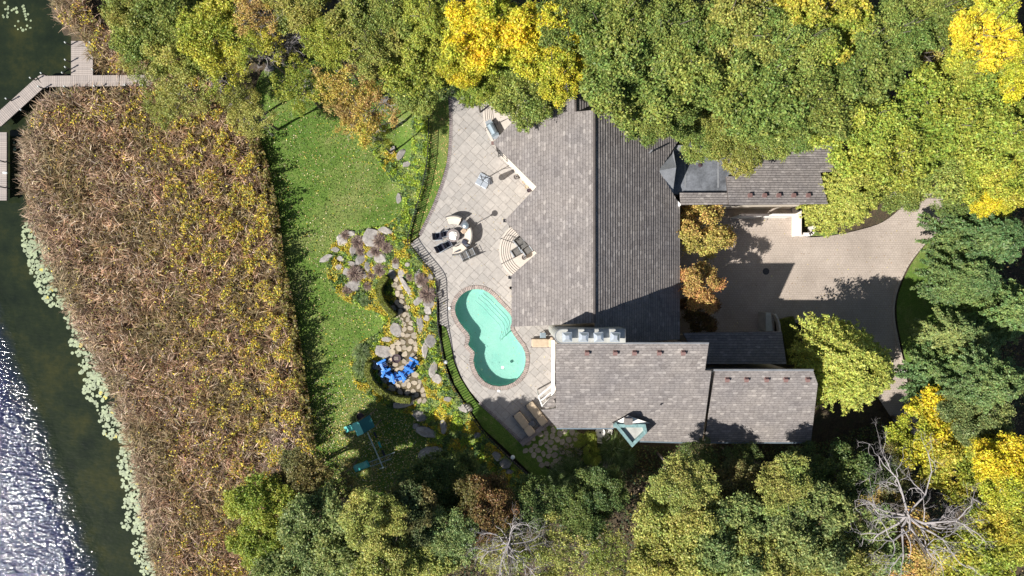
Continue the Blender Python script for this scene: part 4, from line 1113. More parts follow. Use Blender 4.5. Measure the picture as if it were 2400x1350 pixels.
hedge([(1836, 745), (1850, 800), (1858, 850)], 1.1, .6, 'dark shaded hedge beside the short stone wall', leafn=4000)

# ------------------------------------------------------------------ scattered plants (uncountable)
def scatter_px(n, poly, g, dens=None):
    xs = np.array([p[0] for p in poly]); ys = np.array([p[1] for p in poly]); X = np.empty(0); Y = np.empty(0)
    while len(X) < n:
        x = g.uniform(xs.min(), xs.max(), n * 2); y = g.uniform(ys.min(), ys.max(), n * 2); m = inside_np(x, y, poly)
        if dens is not None: m &= g.random(len(x)) < dens(x, y)
        X = np.concatenate([X, x[m]]); Y = np.concatenate([Y, y[m]])
    return X[:n], Y[:n]
def pts3(x, y, z): k = (1 - z / H) / S; return np.stack([(x - 1200) * k, (675 - y) * k, z], 1)
Tg = {}
def Tn(x, y): return np.array([T(a, b_) for a, b_ in zip(x, y)])
_p = RNG.uniform(0, 6.28, (24, 3)); _k = RNG.normal(0, 1, (24, 2))
def fld(x, y, scale, seed=0):
    """smooth random field about 0..1"""
    v = 0; g = np.random.default_rng(seed)
    for o in range(3):
        for i in range(6):
            a = g.uniform(0, 6.28); f = 2 ** o / scale; v = v + np.sin((x * math.cos(a) + y * math.sin(a)) * f * 6.28 + g.uniform(0, 6.28)) / 1.6 ** o
    return np.clip(.5 + v / 9, 0, 1)
def pick(g, pal, n, wts=None):
    pal = np.array(pal); i = g.choice(len(pal), n, p=wts); return pal[i] * g.uniform(.65, 1.35, (n, 1))
def leafstuff(name, x, y, z, size, col, seed, mat='blade', lean=.7, parent=None, kind='stuff', group=None):
    g = np.random.default_rng(seed); n = len(x); c = pts3(x, y, z)
    Vv, Ff = kites(c, unit(g.normal(size=(n, 3)) * lean + [0, 0, 1]), size * g.uniform(.6, 1.4, n), .55, rng=g)
    o = link(name, npmesh(name, Vv, Ff, np.repeat(col, 4, 0)), MT[mat], parent); o['kind'] = kind; return o

REED = catmull([(125, -60), (135, 40), (190, 90), (240, 165), (330, 170), (330, 205), (150, 213), (100, 240), (62, 300), (56, 380), (60, 470), (85, 560), (120, 640), (148, 700), (178, 760), (206, 820), (255, 905), (280, 980), (300, 1040),
        (318, 1100), (328, 1160), (345, 1250), (365, 1340), (380, 1420), (640, 1420), (740, 1130), (722, 1040), (705, 960), (690, 840), (668, 720), (648, 620), (630, 500), (605, 390), (575, 310), (540, 230), (500, 190), (420, 140), (300, 90), (220, 40), (180, -60)], 4)
def blades(name, n, seed):
    g = np.random.default_rng(seed)
    right = lambda x, y: 1 - .55 * np.clip((x - 480) / 200, 0, 1)
    x, y = scatter_px(n, REED, g, lambda x, y: np.clip(.35 + .9 * fld(x, y, 90, 3), 0, 1) * right(x, y))
    edge = np.array([(lerp_tab(SHORE, b_)) for b_ in y]); d = x - edge
    z0 = np.maximum(Tn(x, y), WZ) + g.uniform(0, .75, n) + .25 * fld(x, y, 60, 5)
    L = g.uniform(.35, .95, n); az = fld(x, y, 150, 8) * 9 + g.normal(0, 1.25, n); el = g.uniform(-.1, 1.15, n)
    dv = np.stack([np.cos(az) * np.cos(el), np.sin(az) * np.cos(el), np.sin(el)], 1)
    s = unit(np.cross(dv, np.array([0, 0, 1.0]) + g.normal(size=(n, 3)) * .5)); w_ = g.uniform(.012, .034, n)[:, None]
    c = pts3(x, y, z0); m = c + dv * (L * .55)[:, None]; dr = np.stack([np.cos(az), np.sin(az), -.35 + 0 * az], 1)
    e = m + unit(dv * .6 + dr * .5) * (L * .5)[:, None]
    Vv = np.stack([c - s * w_, c + s * w_, m - s * w_ * .9, m + s * w_ * .9, e - s * w_ * .15, e + s * w_ * .15], 1).reshape(-1, 3)
    b0 = np.arange(n)[:, None] * 6; Ff = np.concatenate([b0 + [0, 1, 3, 2], b0 + [2, 3, 5, 4]])
    pal = [(.42, .29, .19), (.31, .195, .12), (.55, .42, .30), (.17, .095, .055), (.28, .23, .09), (.46, .30, .17), (.66, .54, .42), (.18, .16, .06)]
    col = pick(g, pal, n, [.22, .19, .14, .14, .09, .14, .04, .04]) * (.62 + .8 * fld(x, y, 55, 77))[:, None]
    ru = np.clip((fld(x, y, 120, 78) - .5) * 5, 0, 1)[:, None] * .2; col = col * (1 - ru) + col * np.array([1.25, .85, .62]) * ru
    k = np.clip(1 - d / 70, 0, 1)[:, None]; col = col * (1 - .5 * k) + np.array([.46, .36, .27]) * .5 * k
    ol = np.clip((fld(x, y, 220, 12) - .5) * 4, 0, 1)[:, None] * .45; col = col * (1 - ol) + np.array([.2, .17, .055]) * ol
    wp = np.clip(1 - np.hypot(x - 670, y - 1050) / 65, 0, 1)[:, None] ** .5 * .8; col = col * (1 - wp) + np.array([.58, .46, .40]) * wp
    o = link(name, npmesh(name, Vv, Ff, np.repeat(col, 6, 0)), MT['blade']); o['kind'] = 'stuff'
blades('reeds', 95000, 21)
g = np.random.default_rng(31)
def shrubdens(x, y):
    r = np.array([lerp_tab([(-100, 400), (250, 560), (400, 600), (600, 640), (800, 680), (1000, 715), (1200, 720), (1400, 600)], b_) for b_ in y])
    a = np.clip(1.15 - np.abs(r - 25 - x) / 270, 0, 1); f = np.clip((fld(x, y, 75, 17) - .42) * 5, 0.0, 1); m = np.where((y < 620) & (x > 340 + .1 * y), .55, 0) + np.where(y < 300, .35, 0)
    return np.clip((a * .9 + m) * f + .02, 0, 1)
x, y = scatter_px(52000, REED, g, shrubdens)
rr_ = np.array([lerp_tab([(250, 560), (400, 600), (600, 640), (800, 680), (1000, 715)], b_) for b_ in y]); hh = .7 + 1.0 * fld(x, y, 45, 23) + .45 * np.clip(1 - np.abs(rr_ - x) / 70, 0, 1) * fld(x, y, 30, 95) * 2 + g.uniform(-.7, .12, len(x))
col = pick(g, [(.58, .48, .05), (.66, .50, .05), (.34, .34, .07), (.2, .24, .05), (.58, .33, .07), (.24, .15, .08), (.40, .1, .05)], len(x), [.30, .22, .18, .10, .08, .11, .01])
leafstuff('yellow_thicket', x, y, Tn(x, y) + hh, .072, col, 32, lean=.8)
# dark undergrowth on the lawn side of the thicket
EDGE = [(560, 280), (600, 300), (628, 380), (650, 480), (665, 600), (690, 720), (712, 850), (728, 960), (740, 1050), (722, 1060), (700, 960), (684, 840), (662, 720), (642, 600), (625, 480), (598, 380)]
x, y = scatter_px(17000, EDGE, g, lambda x, y: np.clip((fld(x, y, 26, 91) - .3) * 4, .1, 1)); col = pick(g, [(.12, .13, .03), (.2, .17, .05), (.16, .09, .05), (.3, .24, .05)], len(x))
leafstuff('thicket_edge', x, y, Tn(x, y) + g.uniform(.1, 1.7, len(x)) * (.25 + 1.1 * fld(x, y, 38, 92)), .085, col, 33)

# ground cover in the rock garden
def coverdens(x, y):
    f = fld(x, y, 42, 41); return np.clip((f - .30) * 5, .15, 1)
x, y = scatter_px(90000, GARDEN, g, coverdens)
ka = fld(x, y, 70, 43); kb_ = fld(x, y, 50, 44); n = len(x)
lime = pick(g, [(.30, .42, .04), (.40, .48, .05), (.2, .32, .045)], n); yel = pick(g, [(.60, .50, .04), (.55, .38, .05), (.42, .42, .06)], n); grn = pick(g, [(.13, .22, .045), (.09, .17, .07), (.2, .27, .07)], n)
col = np.where((ka > .54)[:, None], yel, np.where((kb_ > .52)[:, None], lime, grn)); col = np.where((x > 930)[:, None] & (y < 560)[:, None], np.where((kb_ > .56)[:, None], grn, lime), col)
keep = np.ones(n, bool)
for (px, py, rx, ry, a) in RK: keep &= (((x - px) * math.cos(R_(a)) + (y - py) * math.sin(R_(a))) / rx) ** 2 + ((-(x - px) * math.sin(R_(a)) + (y - py) * math.cos(R_(a))) / ry) ** 2 > g.uniform(.35, 1.0, n)
keep &= ~inside_np(x, y, PATH)
leafstuff('ground_cover', x[keep], y[keep], Tn(x, y)[keep] + .05 + g.uniform(0, .30, keep.sum()) * (.4 + fld(x, y, 30, 45)[keep]), .06, col[keep], 46, lean=.7)
x, y = scatter_px(2600, PATH, g); leafstuff('path_moss', x, y, Tn(x, y) + .1, .03, pick(g, [(.17, .16, .06), (.12, .14, .05)], len(x)), 47, lean=.2)

# fallen leaves
FALL = LAWN
def fdens(x, y): return np.clip(.10 + .9 * np.clip((y - 850) / 200, 0, 1) + .25 * (fld(x, y, 90, 51) - .3), 0, 1)
x, y = scatter_px(6800, FALL, g, fdens)
leafstuff('fallen_leaves', x, y, Tn(x, y) + .03, .052, pick(g, [(.68, .55, .25), (.6, .42, .2), (.7, .62, .42), (.6, .5, .06)], len(x)), 52, lean=.35)
x, y = scatter_px(420, STRIP_A + [], g); leafstuff('fallen_leaves', x, y, np.maximum(Tn(x, y), -.25) + .05, .05, pick(g, [(.68, .52, .18), (.55, .35, .15)], len(x)), 53, lean=.3)
x, y = scatter_px(260, PATIO, g, lambda x, y: ~inside_np(x, y, HOUSE_HIDE)); leafstuff('fallen_leaves', x, y, 0 * x + .03, .04, pick(g, [(.5, .36, .15), (.35, .24, .12), (.6, .5, .2)], len(x)), 55, lean=.3)
x, y = scatter_px(330, [(1610, 500), (1860, 500), (2010, 545), (2180, 480), (2090, 700), (2080, 760), (1610, 780)], g); leafstuff('fallen_leaves', x, y, 0 * x + .04, .04, pick(g, [(.4, .28, .12), (.3, .2, .1), (.55, .48, .15)], len(x)), 56, lean=.3)
# grass tufts along the lawn for a rough nap
x, y = scatter_px(30000, LAWN, g)
leafstuff('grass_nap', x, y, Tn(x, y) + .02, .05, pick(g, [(.09, .18, .025), (.13, .22, .035), (.24, .26, .08), (.055, .125, .018)], len(x)), 54, lean=1.6)

# undergrowth beneath the trees
WOOD1 = [(-100, -200), (2600, -200), (2600, 380), (2230, 420), (1970, 420), (1950, 300), (1600, 290), (1430, 220), (1430, 150), (1050, 150), (1000, 190), (900, 180), (640, 150), (520, 160), (300, 90), (150, -20)]
WOOD2 = [(760, 1165), (860, 1175), (960, 1155), (1040, 1120), (1190, 1165), (1330, 1135), (1500, 1105), (1900, 1075), (2100, 1040), (2180, 1120), (2250, 1000), (2160, 900), (2250, 860), (2310, 760), (2345, 640), (2320, 520), (2320, 480), (2600, 480), (2600, 1500), (520, 1500), (640, 1280), (700, 1180)]
for k, (Wd, nn_) in enumerate(((WOOD1, 26000), (WOOD2, 36000))):
    x, y = scatter_px(nn_, Wd, g, lambda x, y: np.clip((fld(x, y, 80, 61) - .3) * 3, .05, 1))
    col = pick(g, [(.06, .10, .03), (.10, .13, .04), (.14, .13, .05), (.2, .15, .06), (.05, .09, .045)], len(x))
    leafstuff('undergrowth', x, y, Tn(x, y) + .05 + g.uniform(0, 1.5, len(x)) * fld(x, y, 60, 63), .10, col, 64 + k)
x, y = scatter_px(9000, WOOD2 + [], g); leafstuff('leaf_litter', x, y, Tn(x, y) + .02, .07, pick(g, [(.3, .2, .11), (.4, .28, .14), (.2, .13, .08)], len(x)), 68, lean=.4)
x, y = scatter_px(6500, [(1300, 1045), (1500, 1045), (1900, 1045), (2060, 985), (2120, 1040), (1930, 1100), (1500, 1130), (1330, 1110)], g)
leafstuff('border_planting', x, y, Tn(x, y) + .05 + g.uniform(0, .6, len(x)), .075, pick(g, [(.07, .12, .03), (.1, .15, .05), (.18, .16, .05)], len(x)), 69)

# ------------------------------------------------------------------ lily pads
PADS = [(70, 560, 22, 40), (95, 610, 28, 50), (105, 660, 25, 30), (135, 700, 35, 22), (175, 745, 22, 30), (190, 800, 28, 40), (215, 860, 28, 40), (225, 910, 30, 36), (255, 975, 28, 26), (270, 1010, 30, 18), (300, 1030, 22, 16),
        (300, 1080, 26, 40), (310, 1130, 26, 30), (315, 1180, 30, 30), (318, 1225, 34, 26), (335, 1290, 28, 36), (352, 1335, 24, 20), (18, 18, 18, 14), (55, 25, 22, 16), (55, 60, 24, 16), (15, 45, 10, 14), (35, 335, 14, 14)]
pl = random.Random(5); pm = []
for k in range(3):
    n = 14; a0 = R_(12 + 6 * k); vs = [(0, 0, .004)] + [(math.cos(a0 + (2 * math.pi - 2 * a0) * i / (n - 1)), math.sin(a0 + (2 * math.pi - 2 * a0) * i / (n - 1)), 0) for i in range(n)]
    me = bpy.data.meshes.new('lily_pad'); me.from_pydata(vs, [], [(0, i, i + 1) for i in range(1, n)]); me.materials.append(MT['lilyy' if k == 2 else 'lily']); pm.append(me)
pads = []
for cx, cy, rx, ry in PADS:
    for k in range(int(rx * ry * (.085 if cx > 60 or cy > 400 else .03))):
        a, r = pl.uniform(0, 6.28), math.sqrt(pl.random()); x, y = cx + rx * r * math.cos(a) + pl.gauss(0, 2), cy + ry * r * math.sin(a) + pl.gauss(0, 2)
        if x < lerp_tab(SHORE, y) + 6: pads.append((pl.uniform(.085, .165) * (1.2 if pl.random() < .2 else 1) * (.75 if cy < 400 else 1), x, y))
pads.sort(reverse=True); rest = B(); k = 0
for i, (r, x, y) in enumerate(pads):
    p = W(x, y, WZ + .012 + .004 * (i % 5)); me = pm[2] if (pl.random() < (.1 if y > 400 else .8)) else pm[i % 2]
    if i < 290:
        o = link('lily_pad', me); o.location = p; o.scale = (r, r, 1); o.rotation_euler = (0, 0, pl.uniform(0, 6.28))
        if me is pm[2]: tag(o, 'yellow lily pad floating on the dark lake water', 'lily pad', 'yellow lily pads on the lake')
        else: tag(o, 'round pale green lily pad floating along the reed edge', 'lily pad', 'pale green lily pads on the lake')
    else: rest.cyl(p, r, .004, 10)
tag(rest.build('lily_pads', MT['lily']), kind='stuff')

# ------------------------------------------------------------------ ornamental grasses
def tuft_mesh(name, seed, n, R, Hh, pal, wd=.02, droop=.8):
    g = np.random.default_rng(seed); az = g.uniform(0, 6.28, n); r0 = g.uniform(0, .18, n) * R; L = g.uniform(.7, 1.1, n); sp = g.uniform(.15, 1, n)
    d_ = np.stack([np.cos(az), np.sin(az), 0 * az], 1); s = np.stack([-np.sin(az), np.cos(az), 0 * az], 1) * (wd * g.uniform(.5, 1.3, n))[:, None]
    c = d_ * r0[:, None]; up = np.array([0, 0, 1.0]); m = c + d_ * (R * .5 * sp * L)[:, None] + up * (Hh * L * (1 - .3 * sp))[:, None]; e = c + d_ * (R * sp * L * 1.05)[:, None] + up * (Hh * L * (1 - droop * sp))[:, None]
    az2 = g.normal(0, .1, (n, 3)); e = e + az2 * R * 2.2; m = m + g.normal(0, .06, (n, 3)) * R
    V_ = np.stack([c - s, c + s, m - s * .9, m + s * .9, e - s * .1, e + s * .1], 1).reshape(-1, 3); b0 = np.arange(n)[:, None] * 6
    me = npmesh(name, V_, np.concatenate([b0 + [0, 1, 3, 2], b0 + [2, 3, 5, 4]]), np.repeat(pick(g, pal, n), 6, 0)); me.materials.append(MT['blade']); return me
brown = tuft_mesh('grass_tuft', 1, 2200, .6, .5, [(.24, .165, .145), (.30, .21, .17), (.15, .10, .10), (.36, .29, .22)])
green = tuft_mesh('green_tuft', 2, 2600, 1.0, .9, [(.12, .19, .05), (.18, .26, .08), (.08, .13, .04), (.3, .36, .18)], .018)
for px, py, s, lb in [(812, 551, .7, 'purple brown grass tuft by the pale rocks at the north tip of the rock garden'), (842, 568, 1.0, 'brown grass tuft right of the north tip of the rock garden'), (848, 588, .7, 'small brown grass tuft in the middle of the upper rock garden'), (893, 565, 1.0, 'brown grass tuft resting on the big grey boulder'),
        (908, 580, .8, 'brown grass tuft just right of the big grey boulder'), (884, 588, .9, 'brown grass tuft below the big grey boulder'), (835, 642, 1.15, 'round purple brown grass tuft at the lower left of the rock garden'), (893, 632, .9, 'brown grass tuft above the narrow curved hedge'), (872, 645, .6, 'small brown grass tuft left of the narrow curved hedge'),
        (862, 670, .6, 'small brown grass tuft beside the lawn below the round tuft'), (815, 682, .75, 'pale brown grass tuft on the lawn edge of the rock garden'), (990, 655, .9, 'reddish brown grass tuft near the bend of the fence'), (1003, 690, 1.15, 'large red brown grass tuft against the fence beside the pool'), (963, 648, .6, 'small brown grass tuft above the leaning stone slab'), (928, 612, .5, 'small grey brown tuft by the fence bank')]:
    t = link('grass_tuft', brown); t.location = G(px, py, .05); t.scale = (s * .95,) * 3; t.rotation_euler = (0, 0, pl.uniform(0, 6)); tag(t, lb, 'ornamental grass', 'brown grass tufts in the rock garden')
for px, py, s, lb in [(1435, 1048, 1.5, 'big green fountain grass beside the copper edged dormer'), (1462, 1070, 1.2, 'green fountain grass just below the dormer tip'), (1340, 1100, 1.4, 'green fountain grass beside the stepping stone path'), (1352, 1135, 1.3, 'lower green fountain grass at the wood edge'), (1310, 1112, 1.1, 'green grass clump at the end of the patio lawn strip'),
        (850, 825, .9, 'green grass clump at the lawn edge beside the blue chairs'), (848, 860, .8, 'green grass clump outside the curved hedge'), (858, 705, .6, 'low blue green grass clump on the lawn below the rocks'), (1240, 1155, .9, 'dark green grass clump beyond the fence end')]:
    t = link('fountain_grass', green); t.location = G(px, py, .02); t.scale = (s * .8,) * 3; t.rotation_euler = (0, 0, pl.uniform(0, 6)); tag(t, lb, 'ornamental grass', 'green fountain grasses')

# ------------------------------------------------------------------ trees
CR = {}
for i in range(3): CR['oak%d' % i] = crown_mesh('oak_crown', 100 + i)
for i in range(3): CR['big%d' % i] = crown_mesh('big_crown', 120 + i, clumps=640, per=68, leaf=.11, cr=.38, lobes=24)
for i in range(3): CR['thin%d' % i] = crown_mesh('thin_crown', 130 + i, clumps=330, per=23, leaf=.085, cr=.38, rmin=.05, lobes=14)
CR['fine0'] = spray_crown('fine_crown', 140, boughs=520, per=110, leaf=.08, width=.50)
CR['fine1'] = spray_crown('fine_crown', 141, boughs=520, per=110, leaf=.08, width=.50, Hc=5)
CR['bough0'] = spray_crown('bough_crown', 150, boughs=150, per=250, leaf=.095, width=.5, Hc=5.5, up=.15, droop=.3)
CR['bough1'] = spray_crown('bough_crown', 151, boughs=140, per=260, leaf=.095, width=.55, Hc=5.0, up=.2, droop=.3)
CR['small0'] = crown_mesh('small_crown', 160, R=2.0, Hc=2.6, clumps=300, per=60, leaf=.07, cr=.26, lobes=13)
TRK = {}
for k, (me, cc) in CR.items():
    TRK[k] = trunk_mesh('trunk', hash(k) % 97 if False else sum(map(ord, k)), 7.0, cc * .8, 12, .22 if 'small' not in k else .1)
BR = [branch_mesh('bare_branches', 5, 4.8, 13, 5), branch_mesh('bare_branches', 6, 4.6, 12, 5)]
TW = [branch_mesh('twigs', 15, 3.4, 8, 3, r0=.06)]
RB = {'oak': 3.75, 'big': 3.8, 'thin': 3.7, 'fine': 4.0, 'bough': 4.0, 'small': 2.0}
PAL = {'green': ((.205, .275, .065), (.31, .355, .08)), 'dgreen': ((.12, .18, .06), (.17, .22, .06)), 'lime': ((.295, .365, .06), (.40, .43, .07)), 'yellow': ((.70, .60, .045), (.42, .46, .055)),
       'gold': ((.54, .50, .07), (.30, .36, .055)), 'olive': ((.27, .31, .07), (.44, .42, .10)), 'orange': ((.50, .36, .13), (.60, .48, .09)), 'pale': ((.33, .38, .10), (.46, .45, .12)),
       'bluegreen': ((.155, .24, .085), (.22, .30, .09)), 'locust': ((.46, .47, .10), (.38, .42, .08)), 'rust': ((.66, .34, .13), (.52, .36, .12)), 'amber': ((.55, .39, .12), (.44, .38, .10)), 'darkmix': ((.12, .16, .06), (.24, .20, .07)),
       'greylime': ((.21, .28, .10), (.32, .37, .12)), 'brown': ((.22, .13, .05), (.14, .13, .04))}
tr = random.Random(11)
def tree(kind, px, py, rpx, h, pal, label, cat='tree', group='trees of the wood around the house', extra=None, zs=1.0):
    base, var = kind[:-1], kind
    k = (1 - h / H) / S; c = W(px, py, h); s = rpx * k / RB[base] * (1.05 if base in ('oak', 'big') else 1); zg = T(px + (1200 - px) * h / H, py + (675 - py) * h / H)
    t = thing('tree' if 'small' not in kind else 'ornamental_tree', label, cat, (c.x, c.y, zg), 0, group)
    me, cc = CR[var]; a = tr.uniform(0, 6.28)
    o = link('crown', me, None, t); o.location = (0, 0, h - zg - 2.0 * s); o.scale = (s * tr.uniform(.94, 1.08), s * tr.uniform(.94, 1.08), s * zs); o.rotation_euler = (0, 0, a)
    if kind[:-1] in ('oak', 'big') and tr.random() < .35:
        q = link('branches', TW[0], None, t); q.location = (0, 0, h - zg - 1.6 * s); q.scale = (s * .8,) * 3; q.rotation_euler = (0, 0, tr.uniform(0, 6))
    p0, p1 = PAL[pal]; j = tr.uniform(.88, 1.14); o.color = (p0[0] * j * tr.uniform(.93, 1.07), p0[1] * j, p0[2] * j, 1); o['tint'] = [p1[0] * j, p1[1] * j, p1[2] * j]
    u = link('trunk', TRK[var], None, t); u.scale = (s, s, (h - zg - 2.0 * s) / 7.0); u.rotation_euler = (0, 0, a)
    if extra == 'bare':
        q = link('branches', BR[0] if tr.random() < .5 else BR[1], None, t); q.location = (0, 0, h - zg - 1.2); q.scale = (s * .8,) * 3; q.rotation_euler = (0, 0, tr.uniform(0, 6))
    if extra == 'twig':
        q = link('branches', TW[0], None, t); q.location = (0, 0, h - zg - 1.5); q.scale = (s,) * 3; q.rotation_euler = (0, 0, tr.uniform(0, 6))
    return t
